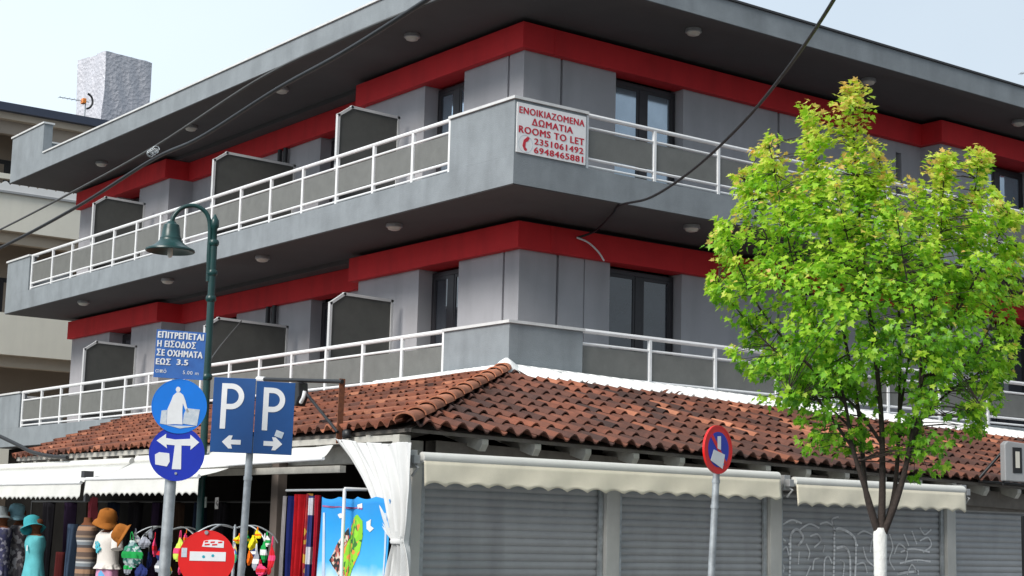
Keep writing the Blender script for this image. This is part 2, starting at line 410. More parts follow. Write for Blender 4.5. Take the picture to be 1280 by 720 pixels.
# ------------------------------------------------------------------ apartment building
BX, BY = 17.0, 18.98                     # extents
AB = empty('apartment_building', (0, 0, 0), 'grey three storey apartment block with red bands, wrap-around balconies and wide roof overhang', 'building')
b = MB(); b.box(-0.07, BX, -0.07, BY + 0.07, 9.15, 9.50)
b.box(-0.07, 0.13, 17.12, BY + 0.07, 9.50, 10.18); b.box(0.13, 3.0, BY - 0.13, BY + 0.07, 9.50, 10.18)
roof = b.build('roof', M['fascia'], AB)
b = MB(); b.box(-0.10, 0.10, -0.10, 17.05, 9.503, 9.535); 
b.box(-0.10, 0.16, 17.09, BY + 0.10, 10.183, 10.22); b.box(0.163, 3.0, BY - 0.16, BY + 0.10, 10.183, 10.22)
b.build('coping', M['coping'], roof)
MB().box(0.103, BX, -0.10, 0.10, 9.503, 9.535).build('flashing', M['pvc'], roof)
for zs in (3.15, 6.15):
    b = MB(); b.box(0, BX, 0, BY, zs, zs + 0.40)
    slab = b.build('balcony', M['fascia'], AB)
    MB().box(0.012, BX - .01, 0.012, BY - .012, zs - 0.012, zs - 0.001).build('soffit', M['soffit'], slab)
    zt = zs + 1.14 + (0.01 if zs > 5 else 0)
    b = MB(); b.box(0, 0.15, 0, 1.50, zs + 0.401, zt); b.box(0.151, 1.24, 0, 0.15, zs + 0.401, zt)
    par = b.build('parapet', M['fascia'], AB)
    b = MB(); b.box(-0.03, 0.19, -0.03, 1.52, zt + 0.002, zt + 0.04); b.box(0.191, 1.26, -0.03, 0.19, zt + 0.002, zt + 0.04)
    b.build('coping', M['coping'], par)
    b = MB(); b.box(0, 0.15, 17.62, BY, zs + 0.401, zt); b.box(0.151, 1.46, BY - 0.15, BY, zs + 0.401, zt)
    par = b.build('parapet', M['fascia'], AB)
    b = MB(); b.box(-0.03, 0.19, 17.60, BY + 0.03, zt + 0.002, zt + 0.04); b.box(0.191, 1.46, BY - 0.19, BY + 0.03, zt + 0.002, zt + 0.04)
    b.build('coping', M['coping'], par)
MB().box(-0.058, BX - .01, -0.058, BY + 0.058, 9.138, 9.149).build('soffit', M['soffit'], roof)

def railing(zs, side, p0, p1, posts):
    def P(t, off, z): return Vector((off, t, z)) if side == 'left' else Vector((t, off, z))
    b = MB()
    for z, r in ((zs + 1.16, 0.032), (zs + 0.985, 0.02), (zs + 0.545, 0.022), (zs + 0.445, 0.018)):
        b.tube([P(p0, 0.05, z), P(p1, 0.05, z)], r, 8)
    rail = b.build('railing', M['white_metal'], AB, smooth=40)
    prev = p0
    ends = list(posts)
    for t in ends:
        b = MB(); q0 = P(t - 0.026, 0.025, zs + 0.402); q1 = P(t + 0.026, 0.075, zs + 1.15)
        b.box(q0.x, q1.x, q0.y, q1.y, q0.z, q1.z); b.build('post', M['white_metal'], rail, bevel=0.006)
        if t - prev > 0.3:
            b = MB(); q0 = P(prev + 0.045, 0.044, zs + 0.575); q1 = P(t - 0.045, 0.056, zs + 0.955)
            b.box(q0.x, q1.x, q0.y, q1.y, q0.z, q1.z); b.build('infill_panel', M['mesh'], rail)
        prev = t
for zs, l0, r0 in ((6.15, 2.505, 1.275), (3.15, 2.61, 1.235)):
    L = [1.56] + [l0 + 1.067 * i for i in range(15)]; L[-1] = 17.56
    railing(zs, 'left', 1.53, 17.59, L)
    R = [r0 + 1.257 * i for i in range(13)]
    railing(zs, 'right', r0, R[-1], R)

# walls of the two upper storeys
GX, GY = 1.47, 1.77                       # wall planes behind the balconies
def window(parent, F, w, h, panes, glass, name='window', sill=False):
    """F origin lower-left front, n outwards"""
    b = MB(); t = 0.075
    b.obox(F, 0, w, 0, t, -0.06, 0); b.obox(F, 0, w, h - t, h, -0.06, 0)
    b.obox(F, 0, t, t, h - t, -0.06, 0); b.obox(F, w - t, w, t, h - t, -0.06, 0)
    for i in range(1, panes):
        x = w * i / panes; b.obox(F, x - 0.07, x + 0.07, t, h - t, -0.06, 0.004)
    fr = b.build(name, M['dframe'], parent, bevel=0.006)
    for i in range(panes):
        x0 = w * i / panes + (0.07 if i else t) + 0.045; x1 = w * (i + 1) / panes - (0.07 if i < panes - 1 else t) - 0.045
        g = MB(); g.obox(F, x0, x1, t + 0.05, h - t - 0.05, -0.045, -0.018); g.build('pane', glass, fr)
        s = MB(); y0, y1 = t, h - t; X0, X1 = x0 - 0.045, x1 + 0.045
        s.obox(F, X0 + .001, X1 - .001, y0 + .001, t + 0.05, -0.05, -0.006); s.obox(F, X0 + .001, X1 - .001, h - t - 0.05, y1 - .001, -0.05, -0.006)
        s.obox(F, X0 + .001, x0, t + 0.05, h - t - 0.05, -0.05, -0.006); s.obox(F, x1, X1 - .001, t + 0.05, h - t - 0.05, -0.05, -0.006)
        s.build('sash', M['dframe'], fr)
    return fr

for k, zs in enumerate((3.15, 6.15)):
    z0, zb = zs + 0.401, zs + 2.50        # floor, underside of the red band
    up = k == 1
    w = MB()
    # corner panels with open joints
    w.box(GX, GX + 0.3, GY, 2.12, z0, zb + .3); w.box(GX + .05, GX + 0.3, 2.121, 2.17, z0, zb + .3)
    w.box(GX, GX + 0.35, 2.171, 3.30, z0, zb + .3)
    w.box(GX, GX + 0.35, 4.40, 6.22, z0, zb + .3)
    w.box(GX + .301, 2.16, GY, GY + .3, z0, zb + .3); w.box(2.161, 2.21, GY + .05, GY + .3, z0, zb + .3)
    if up: w.box(2.211, 3.26, GY, GY + .3, z0, zb + .3)
    else: w.box(2.211, 2.68, GY, GY + .3, z0, zb + .3); w.box(2.681, 2.71, GY + .02, GY + .3, z0, zb + .3); w.box(2.711, 3.20, GY, GY + .3, z0, zb + .3)
    wr = 4.68
    w.box(wr, 6.83, GY, GY + .3, z0, zb + .3); w.box(6.831, 6.88, GY + .05, GY + .3, z0, zb + .3)
    w.box(6.881, 9.85, GY, GY + .3, z0, zb + .3); w.box(9.851, 10.0, GY, GY + .3, z0, zs + 1.1); w.box(9.851, 10.0, GY, GY + .3, zs + 2.33, zb + .3)
    w.box(10.001, 10.54, GY, GY + .3, z0, zb + .3)
    w.box(10.541, 11.85, 1.33, GY + .3, z0, zb + .3); MB().box(13.5, 16.9, 1.33, GY + .3, z0, zb + .3).build('wall', M['plaster'], AB)
    # recess on the left side and the far bay
    ya = atx(400, 200, 2.0).y if up else atx(388, 400, 2.0).y
    yc = ya - 1.0
    w.box(2.0, 2.3, 6.221, yc, z0, zb + .3)
    w.box(2.0, 2.3, ya, 11.6, z0, zb + .3); w.box(2.0, 2.3, 12.7, 13.88, z0, zb + .3)
    w.box(GX, 2.3, 13.881, 15.35, z0, zb + .3); w.box(GX, 2.3, 16.5, 18.6, z0, zb + .3)
    w.box(1.82, 2.3, 6.15, 6.22, z0, zb + .3)
    w.build('wall', M['plaster'], AB)
    # the core behind (rooms)
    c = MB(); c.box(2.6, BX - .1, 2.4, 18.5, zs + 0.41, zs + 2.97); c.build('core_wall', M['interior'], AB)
    # red band
    r = MB(); zt = zs + 2.915
    r.box(1.35, 1.95, 1.65, 6.36, zb + .02, zt); r.box(1.951, 10.42, 1.65, 2.0, zb + .02, zt)
    r.box(10.421, 16.9, 1.2, 2.0, zb + .02, zt)
    r.box(1.88, 2.2, 6.361, 13.86, zb + .02, zt); r.box(1.35, 2.2, 13.861, 18.62, zb + .02, zt)
    r.build('red_band', M['red'], AB, bevel=0.008)
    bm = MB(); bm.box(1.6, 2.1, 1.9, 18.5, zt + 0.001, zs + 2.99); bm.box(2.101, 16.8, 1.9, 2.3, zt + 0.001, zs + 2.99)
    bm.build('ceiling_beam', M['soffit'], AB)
    # windows and doors
    L = lambda x, y: Fr((x, y, z0 + 0.02), (0, -1, 0), (0, 0, 1), (-1, 0, 0))
    Rr = lambda x, y: Fr((x, y, z0 + 0.02), (1, 0, 0), (0, 0, 1), (0, -1, 0))
    hh = zb - z0 - 0.04
    window(AB, L(GX + 0.25, 4.39), 1.08, hh, 2, M['glass_curtain_sky'] if up else M['glass'], 'balcony_door')
    x0 = 3.27 if up else 3.21
    window(AB, Rr(x0, GY + 0.17), 4.66 - x0, hh, 2, M['glass_curtain_sky'] if up else M['glass'], 'balcony_door')
    window(AB, Rr(11.86, GY - 0.05), 1.63, hh, 2, M['glass_curtain_sky'] if up else M['glass'], 'balcony_door')
    window(AB, Fr((9.86, GY + .12, zs + 1.11), (1, 0, 0), (0, 0, 1), (0, -1, 0)), 0.14, 1.21, 1, M['glass'], 'slit_window') if False else MB().box(9.851, 10.0, GY + .12, GY + .2, zs + 1.1, zs + 2.33).build('slit_window', M['glass'], AB)
    window(AB, L(2.22, ya - .01), 0.98, hh, 2, M['glass'], 'balcony_door')
    window(AB, L(2.22, 12.69), 1.08, hh, 2, M['glass'], 'balcony_door')
    window(AB, L(GX + .3, 16.49), 1.13, hh, 2, M['glass'], 'balcony_door')
    for px in ((350, 357) if up else (335, 343)):
        y = atx(px, 190 if up else 390, 1.93).y
        MB().tube([(1.93, y, z0), (1.93, y, zb + .6)], 0.045, 8).build('drain_pipe', M['pvc'], AB, smooth=50)
    # balcony dividers
    for yd, wide in ((4.83, 1.25), (9.12, 1.75), (14.52, 1.22)):
        F = Fr((0, yd, z0), (1, 0, 0), (0, 0, 1), (0, -1, 0))
        ht = zs + 2.05 - z0; hc = ht - 0.17
        pts = [(0.13, 0.1), (0.13, hc), (0.37, ht), (wide, ht - 0.02), (wide, 0.1)]
        p = MB().prism(F, pts, -0.012, 0.012).build('balcony_divider', M['mesh_shaded'], AB)
        fr = MB()
        P3 = [F.p(a, q, 0) for a, q in pts]
        for i in range(5):
            a, q = P3[i], P3[(i + 1) % 5]
            d = (q - a).normalized(); nn = Vector((0, 1, 0)); sd_ = d.cross(nn)
            fr.add([a + sd_ * sa + nn * sn + d * (-.02 if e == 0 else .0) if e == 0 else q + sd_ * sa + nn * sn + d * .02
                    for e in (0, 1) for sa, sn in ((-.022, -.03), (.022, -.03), (.022, .03), (-.022, .03))],
                   [(0, 1, 2, 3), (7, 6, 5, 4), (0, 4, 5, 1), (1, 5, 6, 2), (2, 6, 7, 3), (3, 7, 4, 0)])
        fr.build('divider_frame', M['divider_frame'], p)
    # soffit lamps
    zc = zs + 2.985
    for (x, y) in ((.6 - .2 * (1 - k), 3.5), (.6 - .22 * (1 - k), 7.6), (.62 - .3 * (1 - k), 11.2), (.59 - .2 * (1 - k), 15.4), (3.65, .45), (7.65, .5), (11.7, .5), (15.2, .5)):
        l = MB().sections(Fr((x, y, zc), (1, 0, 0), (0, 0, 1), (0, -1, 0)), [(0, .12, .12), (-.05, .125, .125), (-.055, .115, .115)], 24).build('ceiling_light', M['grey_frame'], AB, smooth=40)
        MB().sections(Fr((x, y, zc), (1, 0, 0), (0, 0, 1), (0, -1, 0)), [(-.056, .105, .105), (-.085, .09, .09), (-.10, .05, .05)], 24).build('lamp_glass', M['lampglass'], l, smooth=60)
# ground floor core behind the shops
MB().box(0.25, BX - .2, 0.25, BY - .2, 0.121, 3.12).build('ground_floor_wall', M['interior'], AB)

# rooms to let board on the corner parapet
q0 = aty(647, 127, -0.02); q1 = aty(733, 143, -0.02); q2 = aty(643.5, 189, -0.02)
sw, sh = q1.x - q0.x, q0.z - q2.z
F = Fr((q0.x, -0.004, q2.z), (1, 0, 0), (0, 0, 1), (0, -1, 0))
SB = empty('sign_board', F.o, 'white board with red lettering offering rooms to let on the corner parapet', 'sign')
MB().obox(F, 0, sw, 0, sh, 0, 0.014).build('panel', M['signwhite'], SB)
b = MB()
u = sh / 100
b.text(F, 'ΕΝΟΙΚΙΑΖΟΜΕΝΑ', sw * .03, 79 * u, 13.5 * u, 0, 0.017, w=sw * .94, bold=0.024)
b.text(F, 'ΔΩΜΑΤΙΑ', sw * .21, 59.5 * u, 13.5 * u, 0, 0.017, w=sw * .59, bold=0.024)
b.text(F, 'ROOMS TO LET', sw * .03, 40 * u, 14 * u, 0, 0.017, w=sw * .94, bold=0.026)
b.text(F, '2351061492', sw * .25, 22 * u, 12.5 * u, 0, 0.017, w=sw * .71, bold=0.024)
b.text(F, '6948465881', sw * .25, 4.5 * u, 12.5 * u, 0, 0.017, w=sw * .71, bold=0.024)
cx, cy = sw * .125, 19 * u
b.prism(F, [(cx - .02, cy - .085), (cx + .015, cy - .1), (cx + .03, cy - .07), (cx, cy - .045), (cx + .005, cy + .02), (cx + .045, cy + .045), (cx + .07, cy + .09), (cx + .035, cy + .105), (cx - .03, cy + .05), (cx - .05, cy - .03)], 0.0145, 0.017)
b.build('lettering', M['textred'], SB)
MB().ring(F, .115, .122, .0145, .016, cx, cy).build('phone_ring', M['signgrey'], SB)

# ------------------------------------------------------------------ corner shop annexe with tiled roof
EXL, EYR = -4.0, -3.75                    # eave lines
SA = empty('shop_annexe', (-3.6, -3.3, 0.12), 'low row of corner shops under a red tiled lean-to roof wrapping the grey block', 'building')
def zel(y): return 2.575 - 0.010 * (y + 3.75)
def zer(x): return 2.575 - 0.022 * (x + 4.0)
def Pl(e, h): # left slope: e = Y, h 0..1
    zt = 3.66 - 0.012 * max(e, 0); return Vector((EXL * (1 - h), e, zel(e) * (1 - h) + zt * h))
def Pr(e, h):
    zt = 3.66 - 0.024 * max(e, 0); return Vector((e, EYR * (1 - h), zer(e) * (1 - h) + zt * h))
nl = Vector((-1.06, 0, 4.0)).normalized(); nr = Vector((0, -1.06, 3.75)).normalized()
def slope(P, nrm, e0, e1, lo, hi, sgn, bias, newpatch=None):
    b = MB(); W = 0.20; NC = 10; NS = 8; amp = 0.048
    ncol = int((e1 - e0) / W)
    for c in range(ncol):
        for r in range(NC):
            h0 = r / NC - 0.012; h1 = (r + 1.12) / NC
            if r == NC - 1: h1 = 1.0
            ec = e0 + (c + .5) * W; hm = (r + .5) / NC
            if ec + W * .5 < lo(hm) - .05 or ec - W * .5 > hi(hm) + .05: continue
            t = min(1, max(0, random.gauss(bias, 0.18)))
            if random.random() < 0.05: t = min(1, t + .35)
            if newpatch and newpatch(ec, hm): t = min(1, 0.88 + random.random() * .12)
            b.tint = t
            jit = random.uniform(-.006, .006); lift = random.uniform(0, .006); jh = random.uniform(-.006, .006)
            vs = []
            for h, dz in ((h0 + jh, 0.046 + lift), (h1 + jh, 0.006 + lift)):
                h = min(h, 1.0)
                for s_ in range(NS + 1):
                    x = s_ / NS
                    wv = amp * (sin(pi * min(1, x / 0.62)) if x < 0.62 else -0.55 * sin(pi * (x - .62) / .38))
                    e = e0 + c * W + x * W * 1.03 + jit
                    e = min(max(e, lo(h)), hi(h))
                    vs.append(P(e, h) + nrm * (wv + dz))
            base = len(vs)
            for s_ in range(NS + 1):       # front thickness of the tile
                vs.append(vs[s_] - nrm * 0.016)
            fs = []
            for s_ in range(NS):
                q = (s_, s_ + 1, NS + 2 + s_, NS + 1 + s_)
                fs.append(q if sgn > 0 else q[::-1])
                q = (base + s_, base + s_ + 1, s_ + 1, s_)
                fs.append(q if sgn > 0 else q[::-1])
            b.add(vs, fs)
    return b
lo_l = lambda h: -3.75 * (1 - h); hi_l = lambda h: 6.7 + h * 5.0
lo_r = lambda h: -4.0 * (1 - h); hi_r = lambda h: 99.0
b = slope(Pl, nl, -3.85, 12.0, lo_l, hi_l, -1, 0.55)
RL = b.build('roof_slope', M['tile'], SA, smooth=35, tint=True)
def patch(e, h): return (3.2 < e < 4.9 and 0.25 < h < .62 and (int(e * 4.9) + int(h * 11)) % 3 != 0)
b = slope(Pr, nr, -4.05, 16.8, lo_r, hi_r, 1, 0.30, patch)
RR = b.build('roof_slope', M['tile'], SA, smooth=35, tint=True)
# boarding under the tiles
b = MB()
def under(P, pts, nrm):
    top = [P(e, h) - nrm * 0.03 for e, h in pts]; bot = [p - Vector((0, 0, 0.035)) for p in top]; n = len(pts)
    b.add(top + bot, [list(range(n)), list(range(2 * n - 1, n - 1, -1))] + [(i, n + i, n + (i + 1) % n, (i + 1) % n) for i in range(n)])
under(Pl, [(-3.74, .012), (6.7, .012), (11.7, 1), (0, 1)], nl)
under(Pr, [(-3.99, .012), (16.8, .012), (16.8, 1), (0, 1)], nr)
b.build('roof_boarding', M['beam'], SA)
# hip caps
b = MB()
A = Vector((-4.06, -3.81, 2.60)); B = Vector((-0.02, -0.02, 3.70)); N = 12
d = (B - A).normalized(); side = d.cross(Vector((0, 0, 1))).normalized(); up = side.cross(d)
Lc = (B - A).length / N
for i in range(N):
    a0 = A + d * (Lc * i - .03); a1 = A + d * (Lc * (i + 1) + .03)
    b.tint = min(1, max(0, random.gauss(0.97, .08)))
    vs = []
    for p, r_, l_ in ((a0, .112, .022), (a1, .092, .0)):
        for s_ in range(11):
            t = pi * s_ / 10
            vs.append(p + side * (-cos(t) * r_) + up * (sin(t) * r_ * .75 + l_))
    m0 = len(vs)
    for s_ in range(11): vs.append(vs[s_] + (vs[s_] * -1 + a0) * 0.13)
    fs = [(s_, 11 + s_, 12 + s_, s_ + 1) for s_ in range(10)] + [(m0 + s_, s_, s_ + 1, m0 + s_ + 1) for s_ in range(10)]
    b.add(vs, fs)
b.build('ridge_caps', M['tile'], SA, smooth=40, tint=True)
# white mortar along the wall joint: runs over the last course, scalloped by the tiles
b = MB(); W = .20
def mortar(P, nrm, e0, e1, rag):
    n = int((e1 - e0) / (W / 8))
    rows = []
    for i in range(n + 1):
        e = e0 + i * W / 8; x = ((i / 8.0) % 1.0)
        wv = .05 * (sin(pi * min(1, x / .62)) if x < .62 else -.55 * sin(pi * (x - .62) / .38))
        hd = rag(e, x)
        rows.append([P(e, hd) + nrm * (wv + .012), P(e, hd) + nrm * (wv + .04), P(e, min(.985, hd + .06)) + nrm * (.06 + max(0, wv)), P(e, .995) + nrm * .10, P(e, 1.0) + nrm * 0.02])
    b.grid(rows)
mortar(Pr, nr, -.05, 16.7, lambda e, x: (.86 if x < .5 else .95) + .012 * sin(e * 3.1) - .02 * max(0, 1 - e))
mortar(Pl, nl, 0.0, 3.2, lambda e, x: (.93 if x < .6 else .96) + .02 * sin(e * 2.3))
b.sections(Fr((-.12, -.12, 3.58), (1, 0, 0), (0, 0, 1), (0, -1, 0)), [(0, .24, .24), (.1, .18, .18), (.19, .08, .08), (.23, .02, .02)], 14, wob=lambda j, t: 1 + .12 * sin(3 * t + j))
b.build('mortar_joint', M['mortar'], SA, smooth=50)
MB().tube(smooth_path([aty(683, 474, -.12), aty(687, 468, -.14), aty(696, 465, -.14), aty(706, 466, -.14), aty(714, 471, -.12), aty(717, 478, -.1)], 6), .022, 8).build('white_pipe', M['mortar'], SA, smooth=60)

# eaves
b = MB()
b.box(EXL + .03, EXL + .06, -3.6, 6.7, 2.44, 2.50); b.box(-3.9, 16.8, EYR + .09, EYR + .12, 2.30, 2.36) if False else None
b.box(EXL + .36, EXL + .5, -3.3, 6.7, 2.26, 2.47)
b.build('eave_board', M['rafter'], SA)
def zr_r(x): return zer(x)
b = MB()
for i in range(20):
    x0 = -3.46 + i * 1.0; x1 = x0 + .999
    z = zer(x0 + .5)
    b.add([(x0, -3.46, zer(x0) - .30), (x1, -3.46, zer(x1) - .30), (x1, -3.46, zer(x1) - .09), (x0, -3.46, zer(x0) - .09),
           (x0, -3.28, zer(x0) - .30), (x1, -3.28, zer(x1) - .30), (x1, -3.28, zer(x1) - .09), (x0, -3.28, zer(x0) - .09)],
          [(0, 1, 2, 3), (5, 4, 7, 6), (4, 5, 1, 0), (3, 2, 6, 7)])
b.build('wall_plate', M['beam'], SA)
for i in range(26):
    x = -3.04 + .667 * i; zt = zer(x) - .055
    F = Fr((x - .04, -3.72, zt), (0, 1, 0), (0, 0, 1), (1, 0, 0))
    b = MB().prism(F, [(0, 0), (0, -.05), (.05, -.12), (1.2, .20), (1.2, .32)], 0, .08); b.build('rafter', M['rafter'], SA, bevel=.005)
for i in range(20):
    y = -3.0 + .5 * i; zt = zel(y) - .055
    F = Fr((-3.965, y + .045, zt), (1, 0, 0), (0, 0, 1), (0, -1, 0))
    b = MB().prism(F, [(0, 0), (0, -.05), (.06, -.12), (1.2, .18), (1.2, .30)], 0, .09); b.build('rafter', M['rafter'], SA, bevel=.005)
# corner post and pillars
SY = -3.3
b = MB().box(-3.68, -3.56, SY - .09, SY + .1, .121, 2.33); b.build('pillar', M['pillar'], SA, bevel=.008)
MB().box(-4.0, -3.86, -3.62, -3.5, 2.15, 2.50).build('pillar', M['rafter'], SA, bevel=.008)
for x0, x1 in ((-1.22, -.98), (1.28, 1.52), (4.50, 4.72), (8.3, 8.55)):
    MB().box(x0 + .05, x1, SY - .10, SY + .12, .121, 2.33).build('pillar', M['pillar'], SA, bevel=.008)
# shutters
def shutter(x0, x1, y, name='roller_shutter'):
    b = MB(); p = .078; n = int(2.2 / p)
    prof = []
    for i in range(n):
        z = .125 + i * p
        for k in range(6):
            t = k / 6; prof.append((y - .018 * sin(pi * t) ** .8 if k else y, z + t * p))
    prof.append((y, .125 + n * p))
    rows = [[Vector((x0, yy, zz)), Vector((x1, yy, zz))] for yy, zz in prof]
    b.grid(rows)
    b.box(x0, x1, y + .006, y + .02, .122, .125 + n * p)
    o = b.build(name, M['shutter'], SA, smooth=30)
    for a0, a1 in ((x0 - .003, x0 + .055), (x1 - .055, x1 + .003)):
        MB().box(a0, a1, y - .05, y - .021, .122, 2.33).build('guide_rail', M['galv'], o)
    return o
s1 = shutter(-3.55, -1.18, SY); s2 = shutter(-.97, 1.32, SY); s3 = shutter(1.53, 4.54, SY); s4 = shutter(4.73, 8.34, SY); shutter(8.56, 14, SY)
# graffiti sprayed on the third shutter
def stroke(b, pts, w):
    P = smooth_path([aty(x, y, SY - .0195) for x, y in pts], 6)
    for i in range(len(P) - 1):
        a, c = P[i], P[i + 1]; d = (c - a); d.y = 0
        if d.length < 1e-5: continue
        d.normalize(); s_ = Vector((-d.z, 0, d.x)) * w
        e = d * w * .3
        b.add([a - s_ - e, a + s_ - e, c + s_ + e, c - s_ + e], [(0, 1, 2, 3)])
b = MB()
G = [[(987, 720), (988, 690), (989, 668), (997, 662), (1004, 672), (998, 682)], [(998, 705), (999, 690)], [(1016, 712), (1018, 700), (1024, 698)],
     [(1029, 690), (1031, 682)], [(1042, 720), (1043, 690), (1044, 664), (1054, 662), (1068, 672), (1070, 690), (1069, 720)], [(1046, 685), (1056, 684), (1062, 694), (1063, 720)],
     [(1070, 706), (1080, 704), (1084, 716)], [(1072, 668), (1080, 664), (1090, 668)], [(1079, 684), (1084, 700), (1096, 710)], [(1000, 662), (1012, 655), (1024, 660)],
     [(1025, 655), (1034, 653), (1042, 658)], [(1118, 692), (1124, 680), (1134, 690), (1131, 704)], [(1130, 668), (1136, 682)], [(1126, 690), (1140, 686), (1162, 690)],
     [(1125, 704), (1145, 700), (1163, 702)], [(975, 700), (980, 710), (976, 720)], [(1008, 720), (1013, 708)], [(1140, 664), (1146, 680)], [(975, 672), (982, 676)], [(1122, 718), (1130, 716), (1148, 714)]]
G += [[(1030, 720), (1031, 700), (1036, 696), (1040, 704)], [(1054, 720), (1055, 704), (1050, 700)], [(1088, 690), (1090, 676), (1096, 670), (1094, 690)], [(1112, 668), (1116, 684), (1112, 700), (1118, 712)],
      [(1150, 676), (1160, 672), (1164, 682), (1154, 690)], [(976, 690), (983, 684), (986, 694)], [(1008, 680), (1012, 690), (1010, 700)], [(978, 656), (990, 650), (1002, 654)], [(1092, 718), (1096, 700), (1102, 716)],
      [(1134, 718), (1140, 706), (1148, 718)], [(1044, 664), (1040, 650), (1048, 646)], [(1150, 660), (1156, 668), (1164, 662)], [(1013, 670), (1022, 668), (1026, 676), (1018, 684)]]
for k, g in enumerate(G): stroke(b, g, .011 if k not in (4, 5, 0, 19) else .016)
for i in range(6):
    x = random.uniform(980, 1160); y = random.uniform(650, 716); c = aty(x, y, SY - .0205)
    b.disc(Fr(c, (1, 0, 0), (0, 0, 1), (0, -1, 0)), .016, 0, .001, seg=8)
b.build('graffiti', M['graffiti'], s3)
# dark lintel beam over the last shutters, inside ceiling, inside partitions
b = MB(); b.box(4.9, 14, -3.40, -3.22, 2.02, 2.20); b.build('lintel', M['beam'], SA)
MB().box(-3.45, -3.40, -3.2, .2, .121, 2.3).build('partition', M['interior'], SA) if False else None
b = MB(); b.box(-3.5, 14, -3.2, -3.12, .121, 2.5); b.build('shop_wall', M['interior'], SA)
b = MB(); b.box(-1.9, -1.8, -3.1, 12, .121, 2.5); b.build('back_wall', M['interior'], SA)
b = MB(); b.box(-3.4, -1.9, 0.98, 1.06, .121, 2.4); b.build('partition', M['interior'], SA) if False else None
for px in (347,):
    p = atx(px, 650, -3.75)
    MB().box(-3.81, -3.69, p.y - .075, p.y + .075, .121, 2.30).build('post', mat('brown_post', (.12, .095, .08), .7, var=.15), SA, bevel=.008)
p0 = atx(250, 592, -4.02); p1 = atx(428, 585, -4.02)
b = MB(); b.box(-4.05, -3.98, p1.y, p0.y + .6, 2.145, 2.215); b.build('front_beam', M['rafter'], SA)
# ------------------------------------------------------------------ awnings
def awning(Fo, w, drop, fabric_out, fabric_drop, canvas, label, group, period=.2, roller=True, valance_slope=0.0, scallop=.036):
    """Fo: frame at the left end of the roller, r along the wall, n outwards"""
    A = empty('awning', Fo.o, label, 'awning', group)
    if roller:
        b = MB(); b.tube([Fo.p(0, 0, 0), Fo.p(w, valance_slope * w, 0)], .055, 12)
        b.build('roller', M['canvas_white'], A, smooth=50)
    o0 = Fo.p(0, -.02, .05)
    rows = []
    n = max(8, int(w / period) * 8); k = 6
    def top(a): return Fo.p(a, valance_slope * a - .03, .045)
    if fabric_out > 0:
        for j in range(k + 1):
            t = j / k
            rows.append([top(w * i / 40) + Fo.n * (fabric_out * t) - Fo.u * (fabric_drop * t + .03 * sin(pi * t)) for i in range(41)])
        MB().grid(rows).build('canvas', canvas, A, smooth=60, solid=.004)
        MB().tube([top(0) + Fo.n * fabric_out - Fo.u * fabric_drop, top(w) + Fo.n * fabric_out - Fo.u * fabric_drop], .022, 8).build('front_bar', M['white_metal'], A, smooth=50)
    rows = []
    for j in range(7):
        t = j / 6; r = []
        for i in range(n + 1):
            a = w * i / n
            scal = scallop * abs(sin(pi * a / period)) ** .8
            zz = drop * t - scal * t ** 3
            c = fabric_out + .008 * sin(a * 9 + 2 * t) * t + .012 * t
            r.append(top(a) + Fo.n * c - Fo.u * (fabric_drop + zz))
        rows.append(r)
    MB().grid(rows).build('valance', canvas, A, smooth=60, solid=.003)
    return A
AY = -3.92
def arm(A, Fo, a):
    b = MB()
    b.obox(Fo, a - .05, a + .05, -.10, .07, -.14, -.02)
    b.tube([Fo.p(a - .03, -.02, -.05), Fo.p(a + .02, -.10, .04), Fo.p(a - .01, -.18, -.02)], .016, 6)
    b.obox(Fo, a - .035, a + .035, -.06, .02, -.02, .05)
    b.build('arm_bracket', M['grey_frame'], A, bevel=.004)
for (xa, ya, xb, yb, dp, lab) in ((527, 572, 972, 596, .245, 'cream scalloped awning rolled up over the two plain shutters beside the corner post'),
                                  (992, 602, 1203, 613, .25, 'short cream scalloped awning rolled up above the graffiti shutter')):
    a = aty(xa, ya, AY); c = aty(xb, yb, AY)
    Fo = Fr(a, (1, 0, 0), (0, 0, 1), (0, -1, 0)); w = c.x - a.x
    A = awning(Fo, w, dp, 0, 0, M['canvas'], lab, 'rolled up awnings over the shutters', .25, True, (c.z - a.z) / w, .042)
    arm(A, Fo, -.08)
    if xa > 900: arm(A, Fr(c, (1, 0, 0), (0, 0, 1), (0, -1, 0)), .06)
def Lf(y, z, x=-4.08): return Fr((x, y, z), (0, -1, 0), (0, 0, 1), (-1, 0, 0))
ys = [atx(q, 600, -4.75).y for q in (-75, 101, 107, 248)]
A = awning(Lf(ys[0], 2.34), ys[0] - ys[1], .21, .62, .25, M['canvas_white'], 'white sloping shop awning over the clothes, beyond the dark bracket', 'open white awnings over the clothes stall', .17)
A2 = awning(Lf(ys[2], 2.36), ys[2] - ys[3], .21, .62, .23, M['canvas_white'], 'white sloping shop awning over the clothes, behind the round blue signs', 'open white awnings over the clothes stall', .17)
bb = MB(); yy = (ys[1] + ys[2]) / 2
bb.box(-4.72, -4.66, yy - .03, yy + .03, 1.83, 2.12); bb.box(-4.76, -4.64, yy - .05, yy + .05, 2.12, 2.2); bb.tube([(-4.68, yy, 2.10), (-4.02, yy, 2.24)], .02, 6)
bb.build('arm_bracket', M['pvc'], A2)
y0 = atx(250, 596, -4.3).y; y1 = atx(417, 570, -4.3).y
A = empty('awning', (-4.1, y0, 2.3), 'narrow white awning folded flat under the eave, between parking sign and curtain', 'awning')
rows = []
for j in range(6):
    t = j / 5
    rows.append([Vector((-4.31 - .10 * t, y0 + (y1 - y0) * i / 30, 2.355 - .125 * t - .012 * sin(pi * t) + .04 * (i / 30) + .004 * sin(i * .9))) for i in range(31)])
